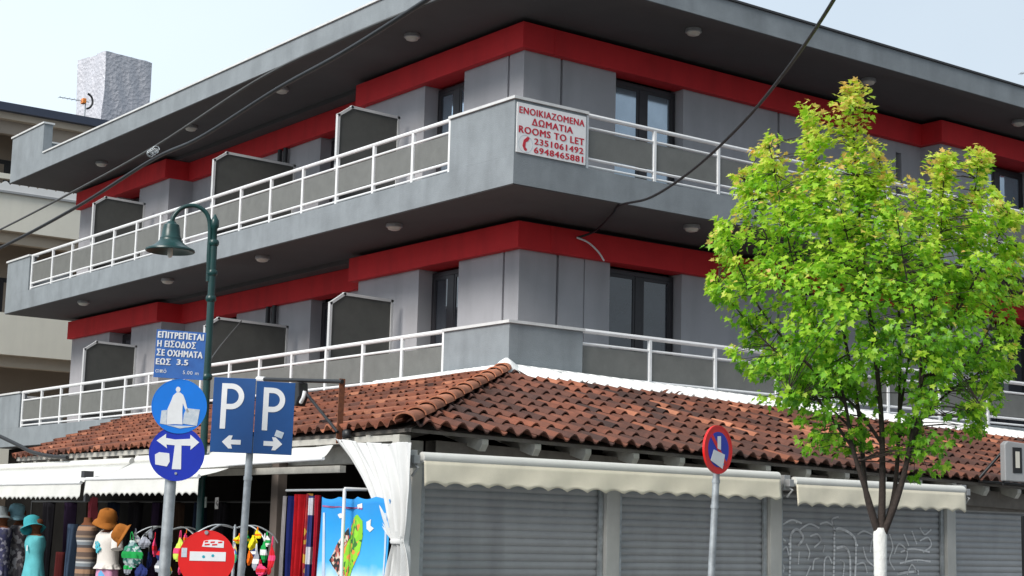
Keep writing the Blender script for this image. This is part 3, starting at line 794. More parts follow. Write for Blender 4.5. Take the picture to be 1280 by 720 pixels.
MB().grid(rows).build('canvas', M['canvas_white'], A, smooth=60, solid=.004)
MB().tube([(-4.415, y0, 2.222), (-4.415, y1, 2.262)], .018, 8).build('front_bar', M['white_metal'], A, smooth=50)

# ------------------------------------------------------------------ tied white curtain
def curtain():
    X = -4.12
    L = [(417, 547), (424, 557), (436, 574), (449, 594), (459, 612), (467, 630), (474, 648), (482, 664), (491, 677), (489, 690), (485, 705), (482, 722)]
    Rr_ = [(513, 552), (513, 560), (513, 574), (513, 594), (513, 612), (512, 630), (511, 648), (509, 664), (507, 677), (509, 690), (510, 705), (510, 722)]
    rows = []
    n = 60
    Ls, Rs = smooth_path([atx(*q, X) for q in L], 4), smooth_path([atx(*q, X) for q in Rr_], 4)
    for j, (a, c) in enumerate(zip(Ls, Rs)):
        t = j / (len(Ls) - 1); r = []
        wd = (a - c).length
        for i in range(n + 1):
            s = i / n
            p = a.lerp(c, s)
            amp = .03 + .025 * min(1, t * 2)
            p.x += amp * (sin(s * 34 + 1.5 * sin(t * 3)) * .6 + .4 * sin(s * 61 + 2))
            if t < .02: p.z -= .035 * max(0, sin(s * 20)) ** 2
            p.z -= .05 * sin(pi * s) * (1 - t) * .6
            r.append(p)
        rows.append(r)
    last = rows[-1]
    for dz in (.25, .5, .72):
        rows.append([p + Vector((.0, (.5 - i / n) * .06 * dz, -dz)) for i, p in enumerate(last)])
    o = MB().grid(rows).build('curtain', M['curtain'], None, smooth=80, solid=.004)
    tag(o, 'white cloth curtain gathered and tied to the corner post of the shop', 'curtain')
    k = atx(499, 677, X)
    MB_ = MB().sections(Fr(k, (0, -1, 0), (0, 0, 1), (-1, 0, 0)), [(-.02, .09, .075), (0, .1, .085), (.025, .09, .075)], 20)
    ORG[o] = o.location.copy()
    MB_.build('tie_band', M['curtain'], o, smooth=60)
curtain()

# ------------------------------------------------------------------ neighbour building, water tank, antennas
NY = 25.0
NB = empty('neighbour_house', (2, NY, 0), 'cream and brown apartment house with balconies standing behind the left end of the grey block', 'building')
b = MB(); b.box(-12, 14, NY + 1.8, NY + 12, 0, 12.1); b.build('wall', M['brownwall'], NB)
rf = MB().box(-12.2, 14.2, NY - .1, NY + 12.2, 12.1, 12.28).build('roof', M['tan'], NB)
MB().box(-12.3, 14.3, NY - .28, NY + 12.3, 12.282, 12.50).build('gutter', M['navy'], rf)
b = MB(); b.box(-12, 14, NY + .12, NY + .3, 11.75, 12.099); b.build('lintel_beam', M['brownwall'], NB)
for zf, tr in ((9.28, True), (6.0, False), (2.8, False)):
    b = MB(); b.box(-12, 14, NY, NY + 1.799, zf - .16, zf); s = b.build('balcony', M['tan'], NB)
    b = MB(); b.box(-12, 14, NY - .02, NY + .12, zf - .15, zf + .95); b.build('parapet', M['cream'], s)
    if tr:
        b = MB(); b.box(-12, 14, NY - .06, NY + .14, zf + 1.22, zf + 1.36); b.build('hand_rail', M['cream'], s)
        b = MB(); xs = [-2 + i * .25 for i in range(26)]
        n = 26 * 8
        top = []; bot = []
        for i in range(n + 1):
            x = -2 + i * .25 / 8
            top.append(Vector((x, NY - .05, zf + 1.06 + .09 * abs(sin(pi * x / .25))))); bot.append(Vector((x, NY - .05, zf + .90)))
        b.grid([bot, top]); b.build('wavy_trim', M['trim'], s, solid=.03)
        MB().box(-2, 4.25, NY - .10, NY - .021, zf + .84, zf + .895).build('trim_rail', M['grey_frame'], s)
    b = MB(); b.box(-12, 14, NY + .2, NY + .45, zf - .45, zf - .161); b.build('lintel_beam', M['tan'], s)
for zf in (9.28, 6.0):
    for x0 in (-1.5, 1.9, 6.2):
        w_ = window(NB, Fr((x0, NY + 1.79, zf + .03), (1, 0, 0), (0, 0, 1), (0, -1, 0)), 1.3, 2.1, 2, M['glass'], 'window')
b = MB(); b.box(3.1, 3.22, NY + .3, NY + 1.79, 9.281, 12.099); b.build('balcony_screen', M['tan'], NB)

TD = 27.0
q = [aty(101, 83, TD - .0), aty(183, 77, TD), aty(143, 68, TD)]
TX0, TX1 = q[0].x + .05, q[1].x - .05
WT = empty('water_tank', ((TX0 + TX1) / 2, TD + .8, 12.5), 'square rooftop tank wrapped in crinkled silver foil, standing on the roof behind', 'water tank')
b = MB()
bm = bmesh.new(); 
F = Fr((aty(133, 140, TD).x, TD, 12.95), (0.80, -.60, 0), (0, 0, 1))
def tank():
    # a wrapped box turned towards the street corner, its foil pulled into uneven folds
    h = aty(137, 68, TD).z - 12.95
    N = 14
    c = Vector(((TX0 + TX1) / 2 + .28, TD + .6, 12.95)); a = 0.77; bb_ = .77; ang = radians(8)
    rx = Vector((cos(ang), sin(ang), 0)); ry = Vector((-sin(ang), cos(ang), 0))
    def surf(u, v, w):
        p = c + rx * (u * a) + ry * (v * bb_) + Vector((0, 0, w * h))
        rnd = lambda k: (sin(u * 5.1 * k + v * 3.7 + w * 7.3 * k) + sin(u * 9.7 - v * 8.1 * k + w * 4.1)) * .5
        return p + rx * (.028 * rnd(1.0)) + ry * (.028 * rnd(1.6)) + Vector((0, 0, .03 * rnd(2.1) * w))
    m = MB()
    def face(f):
        m.grid([[surf(*f(i / N * 2 - 1, j / N)) for i in range(N + 1)] for j in range(N + 1)])
    face(lambda s, t: (s, -1, t)); face(lambda s, t: (1, s, t)); face(lambda s, t: (-s, 1, t)); face(lambda s, t: (-1, -s, t))
    face(lambda s, t: (s, t * 2 - 1, 1 - .04 * (1 if abs(s) > .9 else 0))); face(lambda s, t: (s, 1 - t * 2, 0))
    m.build('tank', M['foil'], WT, smooth=30)
    st = MB()
    for u in (-.8, .8):
        for v in (-.8, .8):
            p = c + rx * (u * a) + ry * (v * bb_); st.tube([(p.x, p.y, 12.5), (p.x, p.y, 12.94)], .045, 6)
    for v in (-.8, .8):
        p0 = c + rx * (-.95 * a) + ry * (v * bb_); p1 = c + rx * (.95 * a) + ry * (v * bb_)
        st.tube([p0 + Vector((0, 0, -.04)), p1 + Vector((0, 0, -.04))], .04, 6)
    st.build('stand', M['rust'], WT)
    pp = MB(); p = c + rx * (.3 * a) + ry * (-1.08 * bb_)
    pp.tube(smooth_path([p + Vector((-.1, 0, .35)), p + Vector((-.35, -.1, .3)), p + Vector((-.45, -.1, 0)), p + Vector((-.5, 0, -.44))], 6), .035, 8)
    pp.build('pipe', M['pvc'], WT, smooth=60)
tank()

def antenna(base, top, boomdir, els, label, dip=None, refl=None, blen=1.0, boom_back=.2):
    T = empty('tv_antenna', base, label, 'antenna')
    MB().tube([base, top], .018, 6).build('mast', M['galv'], T, smooth=60)
    d = Vector(boomdir).normalized(); side = d.cross(Vector((0, 0, 1))).normalized()
    t = Vector(top) - Vector((0, 0, .05))
    bo = MB(); bo.tube([t - d * boom_back, t + d * blen], .012, 6); bo = bo.build('boom', M['galv'], T)
    for i in range(els):
        p = t + d * (.1 + (blen - .1) * i / max(1, els - 1)); l = .16 - .05 * i / els
        MB().tube([p - side * l, p + side * l], .006, 5).build('element', M['galv'], bo)
    if dip: MB().obox(Fr(t + d * .06, side, (0, 0, 1)), -.10, .10, -.07, .07, -.05, .05).build('dipole_box', dip, T, bevel=.01)
    if refl:
        rr = smooth_path([t - d * .05 + Vector((0, 0, .24)), t - d * .16 + Vector((0, 0, .16)), t - d * .2, t - d * .14 + Vector((0, 0, -.14)), t - d * .04 + Vector((0, 0, -.2))], 5)
        MB().tube(rr, .03, 6).build('reflector', refl, T)
    return T
p = aty(107, 127, TD - 1.3)
antenna((p.x, p.y, 12.5), (p.x, p.y, p.z + .05), (-1, .05, 0), 6, 'small television antenna with orange box beside the foil wrapped tank', M['orange'], M['black'], .75, .1)
p = aty(1300, 37, 14.0)
antenna((p.x, p.y, 9.5), (p.x, p.y, p.z + .05), (-.95, -.3, 0), 12, 'long thin television antenna pointing out over the right end of the roof edge', None, None, 1.35, .3)
p = aty(1284, 92, 9.0)
antenna((p.x, p.y, 9.5), (p.x, p.y, p.z + .05), (-.9, .5, 0), 3, 'short television antenna just showing above the roof edge, far right', None, M['black'], .2, .1)

# ------------------------------------------------------------------ cables
def cable(label, pts, r, m, name='overhead_cable'):
    o = MB().tube(smooth_path(pts, 10), r, 7).build(name, m, None, smooth=80)
    tag(o, label, 'cable'); return o
# from the corner of the block out over the street
E0 = aty(722, 297, 1.62)
pts = [E0, aty(745, 288, 1.3), aty(765, 268, .4), aty(776, 256, -.05)]
for (x, y, d) in ((815, 246, 20.0), (870, 209, 18.6), (930, 152, 17.0), (985, 85, 15.0), (1042, 0, 12.6), (1090, -95, 10.5)): pts.append(atd(x, y, d))
cable('black cable swooping from the lower red band up across the sign corner into the sky', pts, .017, M['cable'])
pts = [atd(x, y, d) for x, y, d in ((600, -45, 10), (530, 2, 10.8), (430, 65, 12.0), (345, 112, 13.2), (250, 172, 14.8), (190, 200, 16.0), (97, 258, 18.0), (0, 310, 20.5), (-90, 350, 23))]
cable('thick black cable sagging across the left balconies past the spiral clip', pts, .019, M['cable'])
pts = [atd(x, y, d) for x, y, d in ((640, -35, 10.2), (520, 10, 11.0), (420, 52, 12.2), (320, 101, 13.5), (192, 184, 16.0), (85, 243, 18.3), (0, 287, 20.6), (-90, 330, 23))]
cable('thinner grey cable running beside the thick black cable under the roof overhang', pts, .012, M['greycable'])
k = atd(191, 190, 15.95); dd = (atd(180, 197, 16.2) - atd(202, 183, 15.8)).normalized()
sx = dd.cross(Vector((0, 0, 1))).normalized(); sy = sx.cross(dd)
sp = [k + dd * (-.10 + .20 * i / 60) + (sx * cos(i * .62) + sy * sin(i * .62)) * (.026 + .012 * sin(i * .3)) for i in range(61)]
o = MB().tube(sp, .006, 5).build('cable_clip', M['galv'], None, smooth=80); tag(o, 'grey spiral clip binding two overhead cables together', 'cable clip')
P_ = [atx(x, y, -4.16) for x, y in ((-60, 520), (-10, 541), (22, 556), (40, 565), (62, 570), (84, 572))]
cable('dark cable drooping over the far left corner of the tiled roof', P_, .028, M['cable'])
P_ = [atx(262, 452, -4.19), atx(276, 432, -2.6), atx(302, 401, .2)]
cable('thin grey guy wire running from the green lamp post to the lower balcony divider', P_, .010, M['greycable'])
o = MB().tube(smooth_path([aty(721, 297, 1.60), aty(735, 303, 1.56), aty(748, 315, 1.55), aty(755, 326, 1.58)], 8), .014, 6).build('loose_wire', M['signwhite'], None, smooth=80)
tag(o, 'short loose white wire hanging over the lower red band', 'wire')

# ------------------------------------------------------------------ street lamp
def street_lamp():
    foot = atx(253.5, 578, -4.19); d = sqrt((foot.x - CAMP.x) ** 2 + (foot.y - CAMP.y) ** 2)
    base = atd(253.5, 578, d); base.z = .12
    tp = atd(269, 268, d)
    bx = base + Vector((0, 0, 0))
    t_ = (base.z, foot.z, tp.z); lean = (tp.z - .12) / (tp.z - foot.z)
    top = Vector((tp.x, tp.y, tp.z)); base = Vector((tp.x + (foot.x - tp.x) * lean, tp.y + (foot.y - tp.y) * lean, .12))
    S = empty('street_lamp', base, 'dark green swan neck street lamp with a bell shade in front of the left balconies', 'street lamp')
    ax = (top - base)
    P = lambda t: base + ax * t
    H = ax.length
    b = MB()
    b.tube([P(0), P(.02), P(.03), P(.16), P(.17), P(.19)], [.15, .15, .12, .10, .085, .055], 16)
    b.tube([P(.19), P(.93)], .043, 14)
    b.tube([P(.93), P(.965), P(.97), P(.985), P(.99), P(1.0)], [.034, .034, .05, .05, .034, .008], 12)
    for t in (.4, .62, .80, .86, .93):
        b.tube([P(t - .004), P(t), P(t + .006), P(t + .01)], [.05, .062, .062, .05], 14)
    po = b.build('pole', M['green'], S, smooth=40)
    nk = [atd(260, 352, d), atd(261, 320, d), atd(262.5, 285, d), atd(259, 268, d), atd(249, 259, d), atd(238, 257, d), atd(226, 261, d), atd(217, 271, d), atd(214.5, 282, d)]
    MB().tube(smooth_path(nk, 8), .026, 10).build('swan_neck', M['green'], S, smooth=60)
    c = atd(213.5, 300, d)
    F = Fr(c, CR * 1.0, (0, 0, 1)); F.r.z = 0; F.r.normalize(); F.n = F.r.cross(F.u)
    k = d / FPX * 1.0
    sec = [(24, 3), (23, 5), (21, 6), (19, 9.5), (14, 10.5), (4, 12), (2, 13.5), (0, 13.5), (-3, 15.5), (-7, 20), (-10, 25.5), (-12, 30), (-14, 30.5), (-15, 29.5)]
    sh = MB().sections(F, [(a * k, r * k, r * k) for a, r in sec], 32, caps=False); sh.sections(F, [(-15 * k, 29.5 * k, 29.5 * k), (-11 * k, 25 * k, 25 * k), (-5 * k, 16 * k, 16 * k), (-4 * k, 1 * k, 1 * k)], 32, caps=False)
    sh = sh.build('lamp_shade', M['green'], S, smooth=35)
    MB().sections(F, [(-5 * k, 2.5 * k, 2.5 * k), (-10 * k, 3 * k, 3 * k), (-19 * k, 3.4 * k, 3.4 * k), (-22 * k, 1.8 * k, 1.8 * k)], 14).build('bulb', M['bulb'], sh, smooth=50)
street_lamp()

# ------------------------------------------------------------------ road signs
def post(S, x0, y0, x1, y1, d, r, back=.03):
    """pole through two photo points at distance d, carried down to the pavement"""
    a = atd(x0, y0, d); c = atd(x1, y1, d); bk = (a - CAMP); bk.z = 0; bk.normalize(); a += bk * back; c += bk * back
    t = (0.12 - a.z) / (c.z - a.z); g = a + (c - a) * t
    po = MB().tube([a, g], r, 14).build('pole', M['galv'], S, smooth=50)
    dn = (g - a).normalized(); MB().tube([a - dn * .004, a + dn * .03], r * 1.12, 14).build('cap', M['black'], po, smooth=50)
    for t in (.12, .32):
        q_ = a + dn * t; MB().tube([q_, q_ + dn * .028], r * 1.18, 14).build('clamp', M['galv'], po, smooth=50)
    return g
def arrow(b, F, x, y, l, h, c0, c1, left=True, shaft=.36):
    s = -1 if left else 1
    b.prism(F, [(x - s * l / 2, y - h * shaft / 2), (x + s * l * .02, y - h * shaft / 2), (x + s * l * .02 - s * l * .08, y - h / 2), (x + s * l * .14, y - h / 2), (x + s * l / 2, y), (x + s * l * .14, y + h / 2), (x + s * l * .02 - s * l * .08, y + h / 2), (x + s * l * .02, y + h * shaft / 2), (x - s * l / 2, y + h * shaft / 2)], c0, c1)
d = 11.5; k = d / FPX
c1 = atd(224, 508, d); c2 = atd(221, 567, d); c3 = atd(225, 443, d)
S1 = empty('sign_post', (c2.x, c2.y, .12), 'grey signpost with two round blue signs and a blue text board above them', 'road sign', None)
post(S1, 226, 418, 205, 720, d, .040, .055)
F = facing(c3, radians(4), radians(-1)); 
bd = MB().obox(F, -30 * k, 30 * k, -30 * k, 29 * k, -.004, 0).build('text_board', M['blue4'], S1)
b = MB()
for tx, y, w, h in (('ΕΠΙΤΡΕΠΕΤΑΙ', 19, 55, 8), ('Η ΕΙΣΟΔΟΣ', 8, 46, 8), ('ΣΕ ΟΧΗΜΑΤΑ', -3, 55, 8), ('ΕΩΣ', -14, 17, 7.5), ('3.5', -13, 13, 7), ('από', -24, 13, 5), ('5.00 m', -24, 19, 4.5)):
    x = -28 if tx not in ('3.5', '5.00 m') else (-3 if tx == '3.5' else 5)
    b.text(F, tx, x * k, y * k, h * k, 0, .0025, w=w * k, bold=.035 if h > 6 else 0.0)
b.build('lettering', M['signwhite'], bd)
F = facing(c1, radians(3)); R_ = 33 * k
rs = MB().disc(F, R_, .006, .010, seg=56).ring(F, R_ - .004, R_ + .002, .002, .011).build('round_sign', M['blue1'], S1)
MB().disc(F, R_ * .98, .002, .0055, seg=40).build('sign_back', M['alum'], rs)
b = MB(); c0, cc = .0105, .0125
q = lambda L: [(x * k, y * k) for x, y in L]
b.disc(F, 2.8 * k, c0, cc, -2.5 * k, 20.5 * k, 16, 3.4 * k)
b.prism(F, q([(-4, 17), (0, 17), (4, 14), (7, 7), (9, 0), (12, -6), (10.5, -8), (7, -3), (4, 4), (4, -8), (5, -22), (-5, -22), (-14, -23), (-14, -4), (-11, 4), (-8, 13)]), c0, cc)
b.build('pedestrian_pictogram', M['signwhite'], rs)
b = MB(); b.prism(F, q([(-21, -6), (-14.3, -5), (-14.3, -23), (-22, -22)]), c0, cc); b.prism(F, q([(9, -2), (25, -3), (22.5, -23), (5.3, -21), (6, -9)]), c0, cc); b.prism(F, q([(-14, -23.5), (21, -23.5), (2, -27)]), c0, cc)
b.build('trolley_pictogram', M['signgrey'], rs)
F = facing(c2, radians(1)); R2 = 33 * k
rs = MB().disc(F, R2, 0.002, .006, seg=56).ring(F, R2 - .004, R2 + .002, -.002, .007).build('round_sign', M['blue2'], S1)
MB().disc(F, R2 * .98, -.002, .0015, seg=40).build('sign_back', M['alum'], rs)
b = MB(); c0, cc = .0065, .0085
b.prism(F, q([(-25, 15), (-14, 23.5), (-14, 18.5), (-3, 17), (15, 18.5), (15, 23.5), (26, 14.5), (16, 5), (16, 10), (5, 10), (6, -19), (-5, -19), (-3, 10), (-13, 10.5), (-12, 6)]), c0, cc)
b.build('arrow_pictogram', M['signwhite'], rs)
MB().prism(F, q([(-26, -2), (-21, 1), (-9, 0), (-8, -10), (-11, -16), (-25, -14)]), c0, cc).build('worn_sticker', M['signwhite'], rs)
MB().disc(F, 1.6 * k, c0, .011, 0, -24 * k, 10).build('bolt', M['galv'], rs)

# parking boards
d = 12.0; k = d / FPX
S2 = empty('sign_post', (0, 0, 0), 'two dark blue parking boards with arrows left and right on a thin grey pole', 'road sign')
cp = atd(318, 520, d); S2.location = (cp.x, cp.y, .12); ORG[S2] = Vector(S2.location)
post(S2, 314, 540, 301, 720, d, .027, .06)
for side in (-1, 1):
    F = facing(cp, radians(6 * side), radians(-.6))
    F = Fr(cp + F.n * 0.0, F.r, F.u)
    x0, x1 = (-52 * k, -.6 * k) if side < 0 else (.6 * k, 48.5 * k)
    bd = MB().obox(F, x0, x1, -46 * k, 46 * k if side < 0 else 43.5 * k, -.006, 0).build('parking_board', M['blue3'], S2, bevel=.002)
    b = MB(); mx = (x0 + x1) / 2
    # letter P drawn as strokes
    px_, w_, y0, y1 = mx - 12 * k * (1 if side < 0 else .95), 6.6 * k, -17 * k, 39 * k
    if side > 0: y0, y1 = -17 * k, 36 * k
    b.obox(F, px_ - w_ / 2, px_ + w_ / 2, y0, y1, .0005, .003)
    ym = y0 + (y1 - y0) * .43; ro = (y1 - ym) / 2; cyy = (y1 + ym) / 2; cxx = px_ + 8.5 * k
    pts_o = [(px_ + w_ / 2, y1)] + [(cxx + ro * cos(t), cyy + ro * sin(t)) for t in [pi / 2 - pi * i / 16 for i in range(17)]] + [(px_ + w_ / 2, ym)]
    ri = ro - w_
    pts_i = [(px_ + w_ / 2, y1 - w_)] + [(cxx + ri * cos(t), cyy + ri * sin(t)) for t in [pi / 2 - pi * i / 16 for i in range(17)]] + [(px_ + w_ / 2, ym + w_)]
    n = len(pts_o)
    b.add([F.p(x, y, .003) for x, y in pts_o] + [F.p(x, y, .003) for x, y in pts_i], [(i + 1, i, n + i, n + i + 1) for i in range(n - 1)])
    arrow(b, F, mx, -33 * k, 23 * k, 16 * k, .0005, .003, side < 0)
    b.build('parking_symbol', M['signwhite'], bd)
    if side > 0:
        Fs = Fr(F.p(mx + 7 * k, -21 * k, 0), Matrix.Rotation(radians(-18), 3, F.n) @ F.r, Matrix.Rotation(radians(-18), 3, F.n) @ F.u)
        MB().obox(Fs, -5 * k, 5 * k, -4 * k, 4 * k, .0035, .0045).build('sticker', M['signgrey'], bd)

# no parking sign
d = 13.0; k = d / FPX
c = atd(897, 562, d)
S3 = empty('sign_post', (c.x, c.y, .12), 'no parking sign with red rim turned aside, on a thin pole before the shutters', 'road sign')
post(S3, 896, 580, 889, 720, d, .028, .05)
F = facing(c, radians(55), radians(-3)); R3 = 29.5 * k
# face turned so that the disc shows narrow
rs = MB().disc(F, R3, .002, .008, seg=56).ring(F, R3 - .012, R3 + .003, -.010, .010).build('round_sign', M['signred'], S3)
MB().disc(F, R3 * .74, .0085, .0105, seg=48).build('blue_field', M['blue2'], rs)
b = MB(); a_ = radians(135); w_ = 2.6 * k; e = (cos(a_), sin(a_)); L_ = R3 * .74
b.prism(F, [(e[0] * L_ - e[1] * w_, e[1] * L_ + e[0] * w_), (e[0] * L_ + e[1] * w_, e[1] * L_ - e[0] * w_), (-e[0] * L_ + e[1] * w_, -e[1] * L_ - e[0] * w_), (-e[0] * L_ - e[1] * w_, -e[1] * L_ + e[0] * w_)], .011, .013)
b.build('red_bar', M['signred'], rs)
b = MB(); b.prism(F, q([(-4, 16), (3, 17), (4, 0), (-3, 1)]), .0135, .015); b.prism(F, q([(-11, -1), (13, -5), (9, -23), (-17, -15)]), .0135, .015); b.build('sticker', M['signwhite'], rs)

# no entry sign
d = 11.0; k = d / FPX
c = atd(258, 698, d)
S4 = empty('sign_post', (c.x, c.y, .12), 'red no entry sign with stickers and a white bar, low in front of the stall', 'road sign')
post(S4, 258, 672, 255, 760, d, .030, .05)
F = facing(c, radians(-2)); R4 = 33.5 * k
rs = MB().disc(F, R4, .002, .006, seg=56).ring(F, R4 - .004, R4 + .002, -.003, .007).build('round_sign', M['signred'], S4)
MB().disc(F, R4 * .98, -.003, .0015, seg=40).build('sign_back', M['alum'], rs)
MB().obox(F, -20 * k, 23 * k, -3 * k, 8 * k, .0065, .0085).build('white_bar', M['signwhite'], rs)
b = MB(); b.disc(F, 1.8 * k, .009, .010, -3.5 * k, 2 * k, 8); b.disc(F, 1.8 * k, .009, .010, 7.5 * k, 3.5 * k, 8); b.build('teal_dots', M['teal'], rs)
MB().obox(F, -30 * k, -23.5 * k, 1 * k, 12 * k, .0065, .0085).build('sticker', M['signgrey'], rs)
b = MB().prism(F, q([(-6, 14), (20, 13), (20, 21), (12, 22.5), (4, 22.5), (-4, 21)]), .0065, .0085); b.build('sticker', M['signwhite'], rs)
b = MB()
for x0, x1, y in ((-3, 1, 19), (4, 9, 18.5), (-3, 3, 15.5), (6, 12, 15.5), (13, 18, 18.5)): b.prism(F, q([(x0, y), (x1, y + .6), (x1, y + 2.2), (x0, y + 1.8)]), .0088, .010)
b.build('sticker_print', M['signred'], rs)
MB().disc(F, 2.4 * k, .0065, .014, -1.5 * k, 31 * k, 12).build('bolt', M['galv'], rs)

# ------------------------------------------------------------------ floodlights and brackets above the eave
X = -4.03
a = atx(428, 474, X); c = atx(424, 548, X)
RB = empty('bracket', c, 'rusty angle iron post on the eave carrying a black arm and small floodlight', 'bracket')
b = MB(); F = Fr(c, (0, -1, 0), (a - c), (-1, 0, 0))
Hh = (a - c).length
b.obox(F, -.05, .05, -.05, Hh, -.006, .006); b.obox(F, .038, .05, -.05, Hh, .0065, .06)
b.build('angle_post', M['rust'], RB)
b = MB(); b.tube([atx(325, 474, X - .05), atx(428, 477, X - .05)], .022, 8); b.tube([atx(374, 481, X - .06), atx(422, 540, X - .06)], .016, 8)
b.build('arm', M['black'], RB, smooth=50)
MB().tube([atx(322, 473.5, X - .05), atx(331, 474, X - .05)], .027, 8).build('pipe_end', M['signwhite'], RB)
p = atx(372, 494, X - .08); F = Fr(p, (0, -1, 0), (0, 0, 1), (-1, 0, 0))
fl = MB().prism(F, [(-.09, .13), (.09, .13), (.11, -.02), (.05, -.12), (-.12, -.10)], -.07, .05).build('floodlight', M['black'], RB, bevel=.012)
MB().tube(smooth_path([atx(381, 489, X - .14), atx(379, 497, X - .15), atx(376, 503, X - .14)], 5), .02, 8).build('lamp_rim', M['signwhite'], fl)
p = atx(434, 543, X); MB().sections(Fr(p, (0, -1, 0), (0, 0, 1), (-1, 0, 0)), [(-.04, .04, .04), (-.02, .06, .05), (.03, .055, .05), (.05, .03, .03)], 12).build('cable_box', M['black'], RB, smooth=50)

Y = -3.95
FL = empty('floodlight', aty(1258, 604, Y), 'grey wall floodlight on a black bracket above the right end shutter', 'floodlight')
b = MB(); b.tube([aty(1222, 600, Y + .2), aty(1257, 560, Y)], .020, 8); b.tube([aty(1257, 558, Y), aty(1254, 606, Y)], .016, 8); b.tube([aty(1222, 601, Y + .2), aty(1280, 606, Y), aty(1310, 608, Y)], .016, 8)
b.build('bracket', M['black'], FL, smooth=50)
p = aty(1257, 601, Y - .1); F = Fr(p, Vector((1, -.25, 0)), (0, 0, 1))
k = (p - CAMP).length / FPX * 1.22
bo = MB().prism(F, [(0, 0), (40 * k, -1 * k), (40 * k, 36 * k), (4 * k, 39 * k), (0, 36 * k)], -.10, 0).build('housing', M['grey_frame'], FL, bevel=.012)
MB().obox(F, 9 * k, 20 * k, 8 * k, 33 * k, .0005, .010).build('window_frame', M['black'], bo, bevel=.003)
MB().obox(F, 12 * k, 17 * k, 13 * k, 29 * k, .0105, .013).build('lamp_glass', M['lampglass'], bo)

# black frame of a board stand at the right edge
p = aty(1279, 645, -5.2)
F = Fr((p.x, p.y, .12), (1, -.35, 0), (0, 0, 1))
BS = empty('board_stand', F.o, 'black metal frame of a tall board stand before the right end shutter', 'board stand')
hh = p.z - .12
b = MB(); b.obox(F, -.02, .02, 0, hh, -.02, .02); b.obox(F, .76, .80, 0, hh, -.02, .02); b.obox(F, .021, .759, hh - .04, hh, -.02, .02); b.obox(F, .021, .759, .25, .29, -.02, .02)
fr = b.build('frame', M['black'], BS, bevel=.004)
MB().obox(F, .022, .758, .291, hh - .041, -.008, .008).build('board', M['dframe'], BS)
